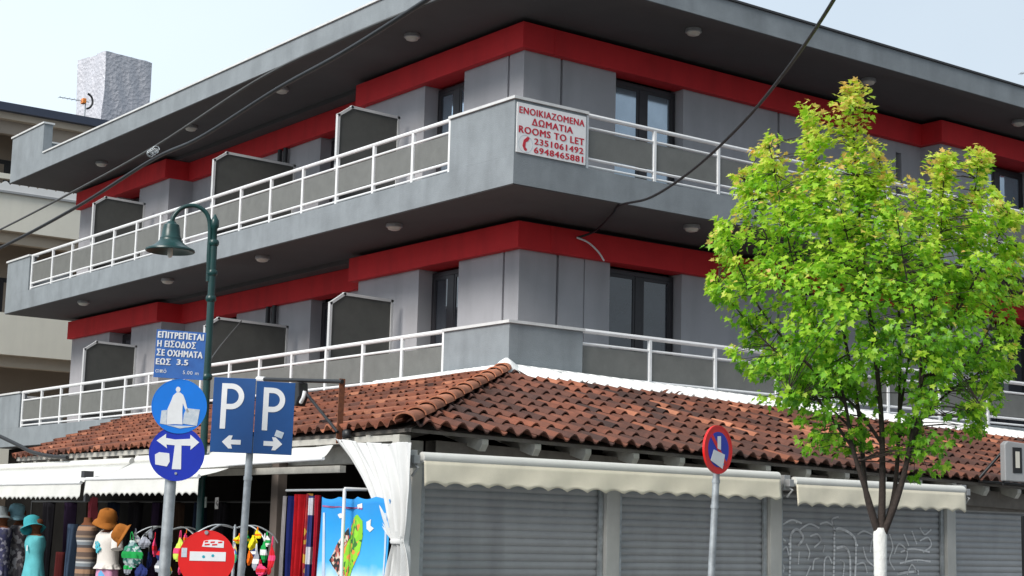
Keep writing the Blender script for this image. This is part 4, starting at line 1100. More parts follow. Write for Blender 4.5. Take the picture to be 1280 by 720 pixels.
# ------------------------------------------------------------------ street tree
def street_tree():
    D = 15.0
    K = D / FPX
    rnd = random.Random(11)
    def T(x, y, dd=0.0): return atd(x, y, D + dd)
    g = T(1101, 720); gz = 0.12
    base = Vector((g.x, g.y, gz))
    S = empty('street_tree', base, 'young maple with bright yellow green leaves and a limewashed trunk in front of the shutters', 'tree')
    fork = T(1100, 664)
    b = MB(); b.tube([base, base + Vector((0, 0, .05)), base.lerp(fork, .3), base.lerp(fork, .7), fork + Vector((.0, 0, -.03)), fork + Vector((0, 0, .03))], [.085, .07, .058, .055, .062, .05], 14)
    b.build('trunk', M['limewash'], S, smooth=60)
    limbs_px = [
        ([(1098, 668), (1085, 622), (1066, 560), (1050, 480), (1000, 360), (962, 185)], -.35, .034),
        ([(1098, 668), (1082, 612), (1074, 520), (1052, 400), (1030, 260), (1012, 142)], .25, .034),
        ([(1101, 668), (1103, 600), (1100, 500), (1082, 350), (1070, 220), (1065, 105)], .0, .040),
        ([(1103, 668), (1118, 615), (1124, 520), (1124, 400), (1116, 300), (1098, 195)], .45, .030),
        ([(1104, 668), (1127, 605), (1148, 500), (1166, 380), (1176, 290), (1181, 195)], -.3, .034),
        ([(1104, 668), (1124, 610), (1152, 520), (1192, 400), (1212, 300), (1224, 190)], .2, .030)]
    limbs = []
    for pts, dd, r in limbs_px:
        n = len(pts); limbs.append((smooth_path([T(x, y, dd * (i / (n - 1)) ** .8) for i, (x, y) in enumerate(pts)], 8), r))
    subs = [(0, .42, [(1000, 470), (950, 420), (897, 358)], -.1), (0, .55, [(960, 400), (922, 330), (903, 282)], -.5), (0, .6, [(960, 300), (930, 225)], .2),
            (4, .45, [(1215, 450), (1250, 370), (1270, 310)], -.1), (5, .5, [(1225, 430), (1262, 420)], .4), (5, .6, [(1240, 310), (1262, 268)], .1),
            (1, .45, [(1010, 380), (985, 300), (978, 245)], .8), (3, .4, [(1140, 420), (1150, 320), (1143, 235)], .9), (2, .4, [(1090, 400), (1060, 300), (1045, 230)], -.9),
            (4, .4, [(1150, 430), (1130, 330), (1120, 260)], -.9), (2, .3, [(1060, 500), (1020, 500), (985, 490)], -.6), (3, .35, [(1160, 520), (1200, 520), (1225, 505)], -.6),
            (1, .35, [(1030, 500), (1000, 440), (960, 440)], .8), (5, .4, [(1200, 480), (1230, 470), (1250, 455)], .9)]
    for li, t, pts, dd in subs:
        P, r = limbs[li]; i0 = int(t * (len(P) - 1)); s0 = P[i0]; d0 = sqrt((s0.x - CAMP.x) ** 2 + (s0.y - CAMP.y) ** 2) - D
        q = [s0] + [T(x, y, d0 + (dd - d0) * (i + 1) / len(pts)) for i, (x, y) in enumerate(pts)]
        limbs.append((smooth_path(q, 8), r * .5))
    bl = MB()
    for P, r in limbs:
        n = len(P); bl.tube(P, [max(.005, r * (1 - .9 * (i / (n - 1)) ** .75)) for i in range(n)], 8)
    out = [(955, 172), (965, 170), (978, 215), (990, 225), (1003, 205), (998, 150), (1010, 130), (1022, 140), (1032, 170), (1042, 188), (1045, 130), (1052, 112), (1064, 97), (1078, 105), (1087, 122), (1084, 150), (1080, 168), (1100, 184), (1108, 205), (1113, 262), (1122, 240), (1135, 224), (1150, 232), (1162, 250), (1164, 215), (1165, 192), (1178, 187), (1192, 200), (1197, 235), (1203, 252), (1207, 195), (1220, 182), (1232, 190), (1240, 231), (1258, 250), (1272, 262), (1276, 300), (1280, 355), (1266, 400), (1272, 440), (1250, 494), (1232, 525), (1192, 563), (1172, 582), (1150, 590), (1136, 575), (1120, 545), (1090, 540), (1068, 556), (1040, 560), (1022, 572), (1006, 556), (1000, 520), (980, 502), (940, 482), (916, 440), (930, 410), (908, 388), (885, 365), (884, 345), (900, 330), (890, 300), (893, 272), (915, 275), (925, 250), (914, 222), (935, 205), (945, 185)]
    def inside(x, y):
        c = False; n = len(out)
        for i in range(n):
            x1, y1 = out[i]; x2, y2 = out[(i + 1) % n]
            if (y1 > y) != (y2 > y) and x < (x2 - x1) * (y - y1) / (y2 - y1) + x1: c = not c
        return c
    def edge(x, y):
        m = 1e9; n = len(out)
        for i in range(n):
            x1, y1 = out[i]; x2, y2 = out[(i + 1) % n]; dx, dy = x2 - x1, y2 - y1
            t = max(0, min(1, ((x - x1) * dx + (y - y1) * dy) / (dx * dx + dy * dy + 1e-9)))
            m = min(m, math.hypot(x - x1 - t * dx, y - y1 - t * dy))
        return m
    samples = [(p, r) for P, r in limbs for p in P[int(len(P) * .35):]]
    holes = [(rnd.uniform(900, 1260), rnd.uniform(300, 540), rnd.uniform(8, 15)) for _ in range(40)] + [(1115, 505, 26), (1165, 530, 20), (1060, 520, 18), (1140, 470, 16), (1090, 470, 14), (1190, 500, 14)]
    clumps = []
    tries = 0
    while len(clumps) < 1060 and tries < 30000:
        tries += 1
        x, y = rnd.uniform(882, 1282), rnd.uniform(96, 592)
        if not inside(x, y): continue
        if any(math.hypot(x - hx, y - hy) < hr for hx, hy, hr in holes): continue
        e = edge(x, y)
        if e < 6: continue
        if y > 490 and rnd.random() < .35: continue
        dm = min(1.35, .12 + 1.25 * (e * K) ** .7)
        clumps.append((x, y, rnd.uniform(-dm, dm), e))
    # tip clumps right at the outline, so that the edge is uneven
    n = len(out)
    for i in range(n):
        x1, y1 = out[i]; x2, y2 = out[(i + 1) % n]; L = math.hypot(x2 - x1, y2 - y1)
        for j in range(max(1, int(L / 12))):
            t = rnd.random(); clumps.append((x1 + (x2 - x1) * t + rnd.uniform(-4, 4) + (1080 - x1) * .02, y1 + (y2 - y1) * t + rnd.uniform(-2, 9), rnd.uniform(-.15, .15), 3))
    # dense upright tips
    for k, (P, r) in enumerate(limbs):
        n0 = len(P); lo_ = .62 if k < 6 else .7
        for i in range(int(n0 * lo_), n0):
            for _ in range(2 if k < 6 else 1):
                p = P[i]; v = p - CAMP; zc = v.dot(CF)
                f_ = (i / n0 - lo_) / (1 - lo_); rr_ = (20 * (1 - f_) + 5) * .6
                clumps.append((640 + FPX * v.dot(CR) / zc + rnd.gauss(0, rr_ * .5), 360 - FPX * v.dot(CU) / zc + rnd.gauss(0, 5), sqrt(v.x ** 2 + v.y ** 2) - D + rnd.gauss(0, rr_ * K * .5), 8))
    lf = MB()
    shape = [(0, 0), (.16, .05), (.50, .12), (.33, .30), (.46, .58), (.20, .55), (0, 1.0), (-.20, .55), (-.46, .58), (-.33, .30), (-.50, .12), (-.16, .05)]
    for (x, y, dd, e) in clumps:
        c = T(x, y, dd)
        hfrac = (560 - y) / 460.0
        q = min(samples, key=lambda s: (s[0] - c).length_squared + (2 if s[0].z > c.z + .05 else 0))[0]
        if (q - c).length > .02:
            mid = q.lerp(c, .5) + Vector((0, 0, .04 * rnd.random()))
            bl.tube([q, mid, c], [.0048, .0035, .002], 5, caps=False)
        outv = (c - T(1085, 400, 0)); outv.z *= .6
        outv = outv.normalized() if outv.length > .01 else Vector((0, 0, 1))
        nl = rnd.randint(13, 19); rad = rnd.uniform(.085, .145)
        if e < 20: nl = rnd.randint(10, 15); rad *= .62
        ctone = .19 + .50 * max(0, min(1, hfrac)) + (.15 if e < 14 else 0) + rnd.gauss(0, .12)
        for _ in range(nl):
            o = Vector((rnd.gauss(0, 1), rnd.gauss(0, 1), rnd.gauss(0, .8)))
            o = o.normalized() * rad * rnd.random() ** .45
            p = c + o
            top = o.z / rad
            s = rnd.uniform(.038, .082) * (.85 if top > .5 else 1.0)
            nrm = (outv * .5 + Vector((0, 0, .75)) + Vector((rnd.gauss(0, .55), rnd.gauss(0, .55), rnd.gauss(0, .45)))).normalized()
            ax = (o + outv * .05 + Vector((rnd.gauss(0, .03), rnd.gauss(0, .03), -.05)))
            ax = (ax - nrm * ax.dot(nrm))
            if ax.length < 1e-4: continue
            ax.normalize(); sd_ = nrm.cross(ax)
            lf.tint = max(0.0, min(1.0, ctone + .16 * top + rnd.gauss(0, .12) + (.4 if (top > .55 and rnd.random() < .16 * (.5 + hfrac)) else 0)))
            cup = rnd.uniform(.12, .35)
            vs = [p + sd_ * (a * s) + ax * (q2 * s) + nrm * (s * cup * (abs(a) * .9 - q2 * q2 * .5)) for a, q2 in shape]
            mid = p + ax * (.4 * s) + nrm * (-.02 * s)
            vs.append(mid)
            lf.add(vs, [(12, 0, 1, 2, 3), (12, 3, 4, 5, 6), (12, 6, 7, 8, 9), (12, 9, 10, 11, 0)])
    bl.build('limbs', M['bark'], S, smooth=60)
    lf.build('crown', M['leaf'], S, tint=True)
street_tree()

# ------------------------------------------------------------------ clothes stall under the white awnings
XM = -4.55
skin = cloth('dark_brown_mannequin', (.16, .06, .03))
bblack = mat('black_stand', (.02, .02, .02), .5)
LB = Vector((0, -1, 0)); LNn = Vector((-1, 0, 0))
def kx(x, y, X): return (atx(x, y, X) - CAMP).length / FPX
TORSO = [(1.02, .155, .105), (1.10, .135, .095), (1.20, .13, .095), (1.30, .155, .115), (1.36, .165, .11), (1.42, .175, .085), (1.455, .12, .07), (1.48, .055, .055), (1.54, .05, .05), (1.56, .055, .062), (1.59, .068, .082), (1.63, .07, .088), (1.67, .058, .075), (1.695, .02, .03)]
def mannequin(px, ytop, X, label, dress, hat=None, hem=.35, flare=.26, hat_tilt=0, hat_low=0.0, hat_side=0.0, top=None, headless=False, width=1.0, group=None, turn=0.0, sleeves=False, bodymat=None):
    p = atx(px, ytop, X)
    F = Fr((p.x, p.y, .12), Matrix.Rotation(turn, 3, 'Z') @ LB, (0, 0, 1))
    sc = (p.z - .12) / 1.46
    S = empty('mannequin', F.o, label, 'mannequin', group)
    b = MB(); b.sections(F, [(z * sc, rx * width, ry * width) for z, rx, ry in TORSO[:(9 if headless else 99)]], 20)
    bd = b.build('body', bodymat or skin, S, smooth=60)
    st = MB(); st.tube([F.p(0, 0, 0), F.p(0, .98 * sc, 0)], .016, 8); st.sections(F, [(0, .16, .16), (.015, .16, .16), (.02, .03, .03)], 20); st.build('stand', bblack, S, smooth=40)
    ph = random.uniform(0, 6)
    secs = []
    for i in range(22):
        t = i / 21; z = hem + (1.06 - hem) * t
        secs.append((z * sc, (flare * (1 - t) + .158 * t) * width, (flare * .75 * (1 - t) + .11 * t) * width))
    for z, rx, ry in TORSO[1:6]: secs.append((z * sc, (rx + .012) * width, (ry + .014) * width))
    if top is None: secs.append((1.445 * sc, .13 * width, .09 * width))
    b = MB(); b.sections(F, secs, 72, caps=False, wob=lambda j, t: 1 + (.10 * sin(9 * t + ph + .4 * sin(j * .35)) + .05 * sin(17 * t + 2 * ph)) * max(0, 1 - j / 19))
    if sleeves:
        for s in (-1, 1):
            b.tube([F.p(s * .13 * width, 1.42 * sc, 0), F.p(s * .21 * width, 1.38 * sc, 0), F.p(s * .25 * width, 1.24 * sc, .01)], [.062, .066, .072], 12)
    b.build('dress', dress, S, smooth=70)
    if hat:
        hb = (1.66) * sc
        Fh = Fr(F.p(hat_side, hb - hat_low, .05 if hat_low else 0), Matrix.Rotation(hat_tilt, 3, F.n) @ F.r, Matrix.Rotation(hat_tilt, 3, F.n) @ F.u)
        b = MB(); b.sections(Fh, [(-.05, .165, .17), (-.028, .14, .15), (0.0, .093, .112), (.06, .092, .11), (.11, .08, .10), (.135, .05, .06), (.14, .01, .01)], 32, caps=False, wob=lambda j, t: 1 + (.07 * sin(2 * t + 1) + .05 * sin(5 * t) if j < 2 else 0))
        b.build('sun_hat', hat, S, smooth=60, solid=.004)
    return S, F, sc
teal = cloth('turquoise_dress_cloth', (.11, .40, .43), .14); teal2 = cloth('turquoise_hat_straw', (.05, .30, .33), .2)
navyp = speckle('navy_printed_cloth', [(.02, .022, .06), (.03, .03, .08), (.22, .21, .26), (.04, .04, .07)], 26)
greyp = speckle('grey_printed_cloth', [(.16, .14, .14), (.07, .06, .07), (.36, .34, .35), (.10, .09, .10)], 20)
brst = stripes('brown_grey_striped_knit', [(0, (.10, .065, .05)), (.22, (.30, .17, .10)), (.42, (.07, .06, .06)), (.55, (.18, .20, .22)), (.70, (.42, .42, .41)), (.78, (.09, .08, .08)), (.9, (.26, .18, .12))], .26)
wht = cloth('white_tshirt_cotton', (.66, .61, .56), .06)
blueh = cloth('pale_blue_hat_straw', (.22, .40, .48), .2); greyh = cloth('grey_hat_straw', (.25, .28, .29), .2)
orgh = cloth('orange_hat_straw', (.34, .12, .025), .25); pinkh = cloth('pink_scarf_cloth', (.52, .10, .13), .2)
mannequin(4, 658, XM, 'mannequin in a navy speckled dress and grey hat, nearest the left picture edge', navyp, greyh, flare=.2, hat_low=.05, hat_tilt=radians(10), group='mannequins dressed for the stall')
mannequin(24, 655, XM - .1 + .35, 'mannequin in a grey printed dress and pale blue hat beside the turquoise dress', greyp, blueh, flare=.18, hat_low=.05, hat_tilt=radians(-14), group='mannequins dressed for the stall')
S, F, sc = mannequin(45, 668, XM - .15, 'mannequin in a long turquoise dress and turquoise wide brimmed hat', teal, teal2, flare=.27, hat_tilt=radians(24), hat_low=.07, hat_side=-.01, group='mannequins dressed for the stall')
MB().obox(F, .055, .085, 1.22 * sc, 1.30 * sc, .13, .134).build('price_tag', M['signwhite'], S)
mannequin(110, 655, XM, 'mannequin in a brown and grey striped knit dress under the awning bracket', brst, None, flare=.16, headless=True, group='mannequins dressed for the stall')
S, F, sc = mannequin(137, 664, XM - .12, 'mannequin in a white shirt with turquoise print and an orange hat', wht, orgh, hem=.99, flare=.18, width=1.08, hat_tilt=radians(-20), hat_low=.06, hat_side=.01, sleeves=True, group='mannequins dressed for the stall')
b = MB()
for (a, z, r) in ((-.03, 1.27, .035), (.03, 1.29, .028), (0, 1.22, .03), (.05, 1.24, .02), (-.055, 1.31, .018), (.0, 1.32, .015)):
    b.prism(F, [(a + r * cos(2 * pi * i / 9) * (1 + .35 * sin(3 * i)), z * sc + r * sin(2 * pi * i / 9) * (1 + .35 * cos(2 * i))) for i in range(9)], .118, .142)
b.build('shirt_print', cloth('turquoise_print', (.08, .42, .50)), S)
b = MB(); b.sections(F, [(.60 * sc, .19, .14), (.85 * sc, .18, .125), (1.0 * sc, .165, .115)], 30, caps=False, wob=lambda j, t: 1 + .05 * sin(8 * t)); b.build('shorts', speckle('blue_pink_shorts', [(.10, .30, .55), (.55, .25, .38), (.12, .35, .60)], 9), S, smooth=60)

def hanging(name, px, py0, py1, X, wpx, m, label, cat, group=None, fold=3, depth=.05, ragged=0.0, taper=1.0, solid=.006):
    """a piece of cloth hanging in folds from a rail: px centre, py0 top, py1 bottom"""
    a = atx(px, py0, X); c = atx(px, py1, X); w = wpx * kx(px, py0, X)
    rows = []; n = 26; ph = random.uniform(0, 6)
    for j in range(17):
        t = j / 16; r = []
        for i in range(n + 1):
            s = i / n
            ww = w * (taper + (1 - taper) * t)
            z = a.z + (c.z - a.z) * t
            if ragged: z += (t ** 3) * ragged * sin(s * 7 + ph) + (1 - t) ** 3 * ragged * .5 * sin(s * 5 + ph * 2)
            r.append(Vector((X - depth * sin(s * pi * 2 * fold + ph + .8 * t) - .3 * depth * sin(s * 19 + t * 3), a.y - (s - .5) * ww - .01 * sin(t * 5 + ph), z)))
        rows.append(r)
    o = MB().grid(rows).build(name, m, None, smooth=80, solid=solid)
    return tag(o, label, cat, group)
c = atx(153, 668, XM - .32); Fh = Fr(c, LB, (0, 0, 1)); rt = Matrix.Rotation(radians(62), 3, LB) ; ru = Matrix.Rotation(radians(-25), 3, 'Z')
Fh = Fr(c, ru @ rt @ Fh.r, ru @ rt @ Fh.u)
o = MB().sections(Fh, [(-.03, .155, .155), (-.015, .13, .14), (0.0, .093, .11), (.05, .092, .105), (.09, .08, .09), (.11, .05, .06), (.115, .01, .01)], 32, caps=False, wob=lambda j, t: 1 + (.06 * sin(2 * t + 1) + .05 * sin(5 * t) if j < 2 else 0)).build('sun_hat', orgh, None, smooth=60, solid=.004)
tag(o, 'orange hat hung at the shoulder of the white shirt, brim turned outward', 'hat')
# dim garments hanging at the back between the mannequins
hanging('hanging_dress', 76, 690, 760, XM + .35, 24, cloth('maroon_cloth', (.09, .018, .018)), 'dark maroon garment hanging low in the shade right of the turquoise dress', 'garment')
hanging('hanging_dress', 92, 655, 760, XM + .2, 9, cloth('denim_cloth', (.05, .075, .12)), 'narrow blue denim garment hanging beside the striped knit dress', 'garment')
hanging('hanging_dress', 118, 622, 652, XM + .25, 11, pinkh, 'pink and red scarf hanging behind the white shirt mannequin', 'scarf', fold=1.5, ragged=.03)
blk = [cloth('black_cloth', (.014, .013, .016)), cloth('dark_violet_cloth', (.025, .015, .035)), cloth('dark_brown_cloth', (.03, .018, .012)), cloth('dark_blue_cloth', (.012, .018, .035))]
words_ = ['black', 'dark violet', 'dark brown', 'dark blue']
for i in range(9):
    x = 62 + i * 27; w_ = words_[i % 4]
    where = ['behind the turquoise dress', 'behind the maroon garment', 'behind the striped dress', 'behind the white shirt', 'behind the green beach ball bag', 'behind the wire rack arms', 'behind the red no entry sign', 'behind the thin parking pole', 'left of the brown post'][i]
    hanging('hanging_dress', x, 628, 735, -2.9, 17 + (i % 3) * 3, blk[i % 4], '%s garment hanging deep in the shade %s' % (w_, where), 'garment', 'garments in the shade at the back', fold=4)
rl = MB(); a = atx(40, 627, -2.9); c = atx(350, 622, -2.9); rl.tube([a, (c.x, c.y, a.z)], .014, 8)
for q in (a, c): rl.tube([(q.x, q.y, a.z), (q.x, q.y, .121)], .014, 8)
o = rl.build('clothes_rail', bblack, None, smooth=50); tag(o, 'black clothes rail at the back of the stall with dark garments', 'clothes rail')

# carousel racks with curved wire arms
def carousel(px, py, X, wpx, label):
    c = atx(px, py, X); k = kx(px, py, X); r = wpx * k / 2
    S = empty('carousel_rack', (c.x, c.y, .12), label, 'clothes rack', 'round wire racks for beach things')
    MB().tube([(c.x, c.y, .12), (c.x, c.y, c.z)], .018, 10).sections(Fr((c.x, c.y, .121), (1, 0, 0), (0, 0, 1)), [(0, .25, .25), (.02, .25, .25), (.03, .05, .05)], 20).build('pole', M['galv'], S, smooth=50)
    arms = []
    for i in range(8):
        a = 2 * pi * i / 8 + .3; dx, dy = cos(a), sin(a)
        b = MB().tube(smooth_path([(c.x, c.y, c.z - .02), (c.x + dx * r * .45, c.y + dy * r * .45, c.z + .012), (c.x + dx * r * .85, c.y + dy * r * .85, c.z - .07), (c.x + dx * r, c.y + dy * r, c.z - .16)], 5), .009, 6)
        b.build('arm', M['galv'], S, smooth=60)
    return S, c, r, k
carousel(214, 660, XM + .15, 95, 'round wire rack with curved arms behind the grey signpost')
carousel(294, 658, XM - .05, 105, 'round wire rack with curved arms behind the red no entry sign')
def toy(name, px, py, wpx, hpx, X, m, label, cat, group='bright beach things hung on the wire racks', m2=None):
    """small beach bag of limp cloth on a string: creased, pinched at the neck, its folds uneven"""
    c = atx(px, py, X); k = kx(px, py, X); ph = random.uniform(0, 6)
    F = Fr(c, Matrix.Rotation(random.uniform(-.6, .6), 3, 'Z') @ LB, Matrix.Rotation(random.uniform(-.25, .25), 3, 'X') @ Vector((0, 0, 1)))
    w, h = wpx * k / 2 * 1.1, hpx * k / 2 * 1.1
    S = empty(name, c, label, cat, group)
    secs = []
    lob = random.choice((3, 4, 5))
    for j in range(19):
        t = j / 18; r = (.55 + .5 * sin(pi * min(1, t * 1.15 + .05))) * (1 - .62 * max(0, (t - .72) / .28)) * (.9 if t > .08 else .55)
        secs.append((-h + 2 * h * t + .004 * sin(j * 2.1 + ph), w * r, w * r * .42, w * .16 * sin(t * 4 + ph), w * .1 * sin(t * 5 + 2 * ph)))
    def wob(j, t): return 1 + .17 * sin(lob * t + ph + j * .16) + .10 * sin(8 * t + ph * 2 + j * .35) + .06 * sin(15 * t - j * .6)
    MB().sections(F, secs, 44, wob=wob).build('pouch', m, S, smooth=50)
    MB().tube(smooth_path([F.p(-w * .2, h * .9, 0), F.p(-w * .12, h * 1.4, 0), F.p(0, h * 1.6, 0), F.p(w * .12, h * 1.4, 0), F.p(w * .2, h * .9, 0)], 5), .005, 5).build('strap', m2 or M['black'], S)
    if m2:
        b = MB(); b.sections(F, [(zz, a_ * 1.04, d_ * 1.12, sa, sc_) for zz, a_, d_, sa, sc_ in secs[6:11]], 44, caps=False, wob=lambda j, t: wob(j + 6, t)); b.build('band', m2, S, smooth=50)
    return S
cg = cloth('green_nylon', (.02, .30, .07)); cy = cloth('yellow_nylon', (.75, .60, .02)); cr = cloth('red_nylon', (.55, .02, .03)); cp = cloth('pink_nylon', (.70, .06, .16)); co = cloth('orange_nylon', (.72, .14, .01)); cgy = cloth('grey_nylon', (.28, .29, .33)); clime = cloth('lime_nylon', (.55, .70, .10)); cw = cloth('white_nylon', (.7, .7, .68)); cnv = cloth('navy_nylon', (.02, .03, .12))
gpat = speckle('green_grey_print', [(.03, .20, .12), (.22, .30, .30), (.02, .10, .09), (.40, .46, .44)], 24)
mpat = speckle('mixed_bright_print', [(.6, .05, .10), (.75, .6, .05), (.05, .2, .5), (.7, .7, .7), (.05, .4, .15)], 22)
XR = XM - .30
for a in [('beach_bag', 166, 692, 30, 30, gpat, 'green and grey patterned beach bag hanging beside the white shirt', 'bag', cg), ('beach_bag', 180, 678, 16, 13, cgy, 'small grey pouch above the green patterned bag', 'bag', None),
          ('beach_bag', 193, 684, 11, 20, cp, 'thin pink swim pouch hanging left of the grey signpost', 'bag', cr), ('beach_bag', 201, 690, 9, 18, cnv, 'navy pouch with red band just left of the grey signpost', 'bag', cr),
          ('beach_bag', 224, 687, 17, 26, clime, 'lime yellow beach bag peeping out left of the red sign', 'bag', cp), ('beach_bag', 232, 673, 12, 12, cp, 'pink pouch with orange band above the lime bag', 'bag', co),
          ('beach_bag', 298, 675, 17, 9, cy, 'flat yellow and orange pouch at the upper right rim of the red sign', 'bag', co), ('beach_bag', 316, 678, 21, 17, cy, 'bright yellow beach bag right of the thin parking pole', 'bag', None),
          ('beach_bag', 312, 697, 15, 16, co, 'orange red pouch under the bright yellow bag', 'bag', None), ('beach_bag', 320, 700, 10, 22, cgy, 'grey drawstring pouch between the orange and green ones', 'bag', cw),
          ('beach_bag', 330, 689, 14, 24, cg, 'green pouch with white band right of the yellow bag', 'bag', cw), ('beach_bag', 339, 696, 11, 28, cr, 'red pouch hanging against the brown post', 'bag', cp),
          ('beach_bag', 326, 712, 20, 14, cp, 'crimson pink pouch at the bottom of the right wire rack', 'bag', cr), ('beach_bag', 294, 690, 10, 24, mpat, 'multicoloured print pouch between red sign and parking pole', 'bag', None),
          ('beach_bag', 176, 714, 18, 16, cnv, 'dark navy pouch at the bottom under the green bag', 'bag', None), ('beach_bag', 212, 712, 10, 12, mpat, 'multicoloured pouch low beside the grey signpost', 'bag', None)]:
    nm, x, y, w, h, m_, lab, cat, m2 = a
    toy(nm, x, y, w, h, XR - (.03 if m2 else 0), m_, lab, cat, m2=m2)

more_ = [(186, 700, 13, 18, cnv, 'navy', None), (206, 672, 10, 14, cr, 'red', None), (199, 708, 12, 14, cgy, 'grey', cw), (189, 668, 12, 12, cgy, 'grey', None), (226, 708, 12, 18, cp, 'pink', None),
         (303, 688, 11, 18, cr, 'red', cy), (308, 674, 12, 12, cg, 'green', cy), (322, 668, 13, 10, cy, 'yellow', co), (334, 676, 10, 12, cw, 'white', cg), (318, 690, 11, 16, cnv, 'navy', cw),
         (304, 708, 12, 16, cgy, 'grey', None), (336, 711, 11, 14, cr, 'crimson', None), (160, 708, 14, 18, cgy, 'grey', cg), (170, 672, 12, 12, cw, 'white', cgy)]
spots_ = ['low behind the green patterned bag', 'high behind the grey signpost', 'low at the left of the grey signpost', 'above the thin pink pouch', 'low at the left rim of the red sign',
          'just right of the red sign', 'behind the flat yellow and orange pouch', 'topmost above the bright yellow bag', 'above the green pouch with white band', 'behind the orange red pouch',
          'low behind the thin parking pole', 'lowest beside the brown post', 'low between white shirt and green bag', 'top left of the first wire rack']
for (x, y, w, h, m_, nm, m2), sp_ in zip(more_, spots_):
    toy('beach_bag', x, y, w, h, XR + .12, m_, 'small %s cloth pouch hanging %s' % (nm, sp_), 'bag', m2=m2)
# paper notices inside
for (x, y, w, h, m_, lab) in ((256, 628, 10, 13, cloth('grey_paper', (.20, .23, .22), .3), 'greyish paper notice hanging in the dark behind the parking pole'), (271, 629, 9, 14, speckle('printed_paper', [(.45, .45, .45), (.12, .12, .12), (.5, .5, .5)], 28), 'white printed paper notice hanging beside the greyish one')):
    c = atx(x, y, -3.2); k = kx(x, y, -3.2)
    o = MB().obox(Fr(c, (0, -1, .05), (0, 0, 1)), -w * k / 2, w * k / 2, -h * k / 2, h * k / 2, -.003, .003).build('paper_notice', m_, None); tag(o, lab, 'notice', 'paper notices inside the stall')

# rail with beach towels by the curtain
XT = -4.0
a = atx(358, 612, XT); c = atx(458, 612, XT); 
R_ = empty('towel_rail', (a.x, c.y, .121), 'white pipe rail and upright carrying the beach towels next to the curtain', 'towel rail')
zz = c.z
MB().tube([(XT, a.y, zz), (XT, c.y, zz)], .013, 8).build('rail', M['white_metal'], R_, smooth=50)
MB().tube([(XT - .25, c.y, .121), (XT - .25, c.y, zz)], .018, 8).tube([(XT, c.y, zz), (XT - .25, c.y, zz)], .016, 8).build('upright', M['white_metal'], R_, smooth=50)
gt = 'folded beach towels hung on the pipe rail'
hanging('beach_towel', 357, 620, 790, XT, 5, cloth('pale_grey_towel', (.30, .28, .28)), 'pale grey folded towel, a thin strip beside the brown post', 'towel', gt, 1.2, .02)
hanging('beach_towel', 364, 620, 790, XT - .01, 11, cloth('navy_towel', (.012, .018, .10)), 'navy folded beach towel hanging beside the pale grey strip', 'towel', gt, 1.4, .03)
hanging('beach_towel', 376, 618, 790, XT - .02, 12, cloth('red_towel', (.42, .012, .018), .2), 'wide red folded beach towel between navy and patterned ones', 'towel', gt, 1.8, .04)
hanging('beach_towel', 386, 617, 790, XT, 7, speckle('red_gold_towel', [(.35, .02, .03), (.65, .35, .05), (.25, .02, .04), (.45, .03, .03)], 16), 'red and gold patterned folded towel right of the wide red one', 'towel', gt, 1.3, .03)
hanging('beach_towel', 391, 620, 790, XT - .03, 6, stripes('navy_white_towel', [(0, (.02, .03, .16)), (.35, (.6, .6, .66)), (.7, (.03, .04, .18))], .5), 'navy and white folded towel between patterned and red ones', 'towel', gt, 1.2, .03)
hanging('beach_towel', 398, 619, 790, XT - .01, 8, cloth('dark_red_towel', (.36, .015, .03), .2), 'dark red folded towel right beside the blue beach towel', 'towel', gt, 1.2, .03)
# the large blue printed towel
XB = XT - .16
tl = [atx(404, 621, XB), atx(484, 624, XB)]
y0, y1, zt = tl[0].y, tl[1].y, tl[0].z
w = y0 - y1; H = 1.45
def tw(a, b_, off=0.0): # a 0..1 across, b_ metres down
    return Vector((XB - .022 * sin(a * 11 + b_ * 2) - .012 * sin(a * 23 + 1) - off, y0 - w * a - .012 * sin(b_ * 5), zt - b_ - .025 * abs(sin(a * pi * 3.5)) * (1 if b_ < .04 else .4)))
def sky_towel():
    m = bpy.data.materials.new('blue_printed_towel'); m.use_nodes = True
    nt = m.node_tree; bs = nt.nodes['Principled BSDF']; bs.inputs['Roughness'].default_value = .9
    t = nt.nodes.new('ShaderNodeTexCoord'); s = nt.nodes.new('ShaderNodeSeparateXYZ'); nt.links.new(t.outputs['Object'], s.inputs[0])
    mr = nt.nodes.new('ShaderNodeMapRange'); mr.inputs['From Min'].default_value = 1.45 - 1.0; mr.inputs['From Max'].default_value = 1.45
    r = nt.nodes.new('ShaderNodeValToRGB'); e = r.color_ramp.elements
    e[0].position = 0; e[0].color = (.72, .80, .84, 1); e[1].position = 1; e[1].color = (.02, .25, .62, 1)
    for p_, c_ in ((.25, (.55, .74, .85)), (.42, (.06, .40, .76)), (.8, (.015, .28, .66))):
        x = e.new(p_); x.color = (*c_, 1)
    n = nt.nodes.new('ShaderNodeTexNoise'); n.inputs['Scale'].default_value = 6
    nt.links.new(t.outputs['Object'], n.inputs['Vector'])
    ad = nt.nodes.new('ShaderNodeMath'); ad.operation = 'MULTIPLY_ADD'; ad.inputs[1].default_value = .14; 
    nt.links.new(n.outputs['Fac'], ad.inputs[0]); nt.links.new(s.outputs['Z'], ad.inputs[2])
    nt.links.new(ad.outputs[0], mr.inputs['Value']); nt.links.new(mr.outputs['Result'], r.inputs['Fac']); nt.links.new(r.outputs['Color'], bs.inputs['Base Color'])
    return m
BT = empty('beach_towel', (XB, (y0 + y1) / 2, zt - H), 'large bright blue beach towel printed with a green and chequered shape', 'towel')
MB().grid([[tw(i / 40, H * j / 24) for i in range(41)] for j in range(25)]).build('cloth', sky_towel(), BT, smooth=80, solid=.006)
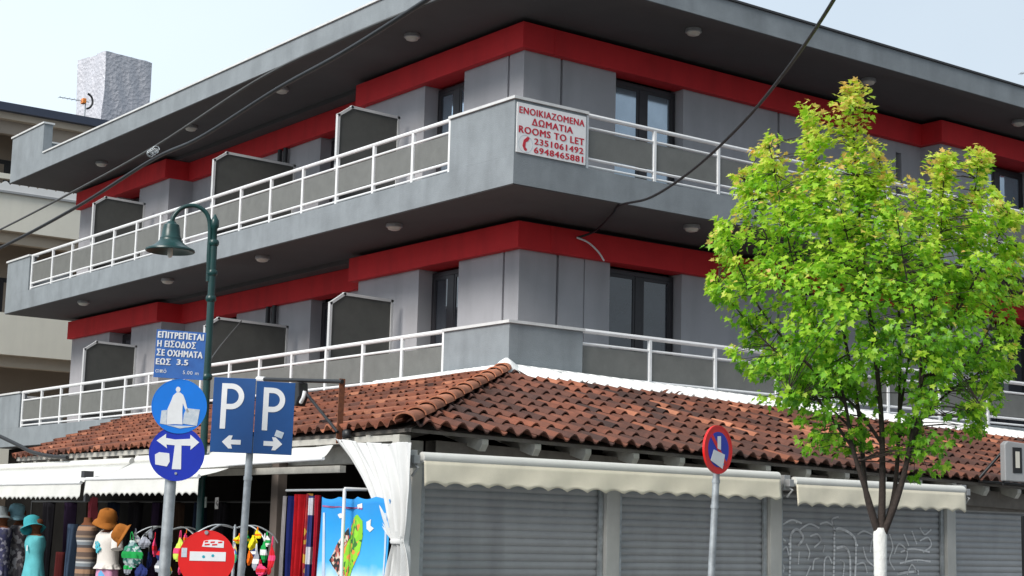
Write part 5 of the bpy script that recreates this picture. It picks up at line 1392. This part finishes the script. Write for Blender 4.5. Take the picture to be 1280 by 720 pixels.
def patch2(pts, off, n=1):
    """print lying on the towel: fan of small faces that follows its folds"""
    b = MB(); cx_ = sum(p[0] for p in pts) / len(pts); cy_ = sum(p[1] for p in pts) / len(pts)
    P_ = []
    m_ = len(pts)
    for i in range(m_):
        for k_ in range(4):
            t = k_ / 4; P_.append((pts[i][0] + (pts[(i + 1) % m_][0] - pts[i][0]) * t, pts[i][1] + (pts[(i + 1) % m_][1] - pts[i][1]) * t))
    R = 8; rows = []
    for j in range(R + 1):
        s_ = j / R
        rows.append([tw(cx_ + (x - cx_) * s_, cy_ + (y - cy_) * s_, off) for x, y in P_ + P_[:1]])
    return b.grid(rows)
def ab(x, y):
    p = atx(x, y, XB); return ((y0 - p.y) / w, zt - p.z)
green = [ab(*q) for q in ((441, 646), (450, 643), (455, 650), (455, 668), (452, 690), (447, 706), (441, 722), (430, 724), (424, 700), (426, 684), (434, 672), (436, 656))]
patch2(green, .008).build('green_print', speckle('green_orange_print', [(.20, .55, .02), (.26, .60, .03), (.22, .52, .02), (.70, .25, .05), (.04, .16, .03)], 18), BT, smooth=80)
chk = [ab(*q) for q in ((433, 658), (428, 668), (420, 682), (412, 699), (415, 706), (425, 722), (432, 722), (424, 700), (426, 684), (434, 672))]
patch2(chk, .012).build('chequered_print', speckle('black_white_chequer', [(.02, .02, .02), (.6, .5, .42), (.02, .02, .02), (.4, .1, .08)], 26), BT, smooth=80)
for pts in ([(423, 643), (427, 641), (429, 646), (425, 648)], [(449, 631), (455, 628), (455, 634), (450, 636)], [(459, 651), (465, 648), (464, 656), (468, 660), (463, 664), (459, 660)]):
    patch2([ab(*q) for q in pts], .008).build('bird_print', cw, BT)
for xx in (407, 478):
    patch2([ab(xx, 640), ab(xx + 2.2, 640), ab(xx + .8, 740), ab(xx - 1.4, 740)], .009).build('border_print', cloth('pale_border', (.45, .55, .70)), BT)
patch2([ab(406, 631), ab(455, 634), ab(455, 636), ab(406, 633)], .009).build('border_print', cloth('red_border', (.35, .12, .25)), BT)
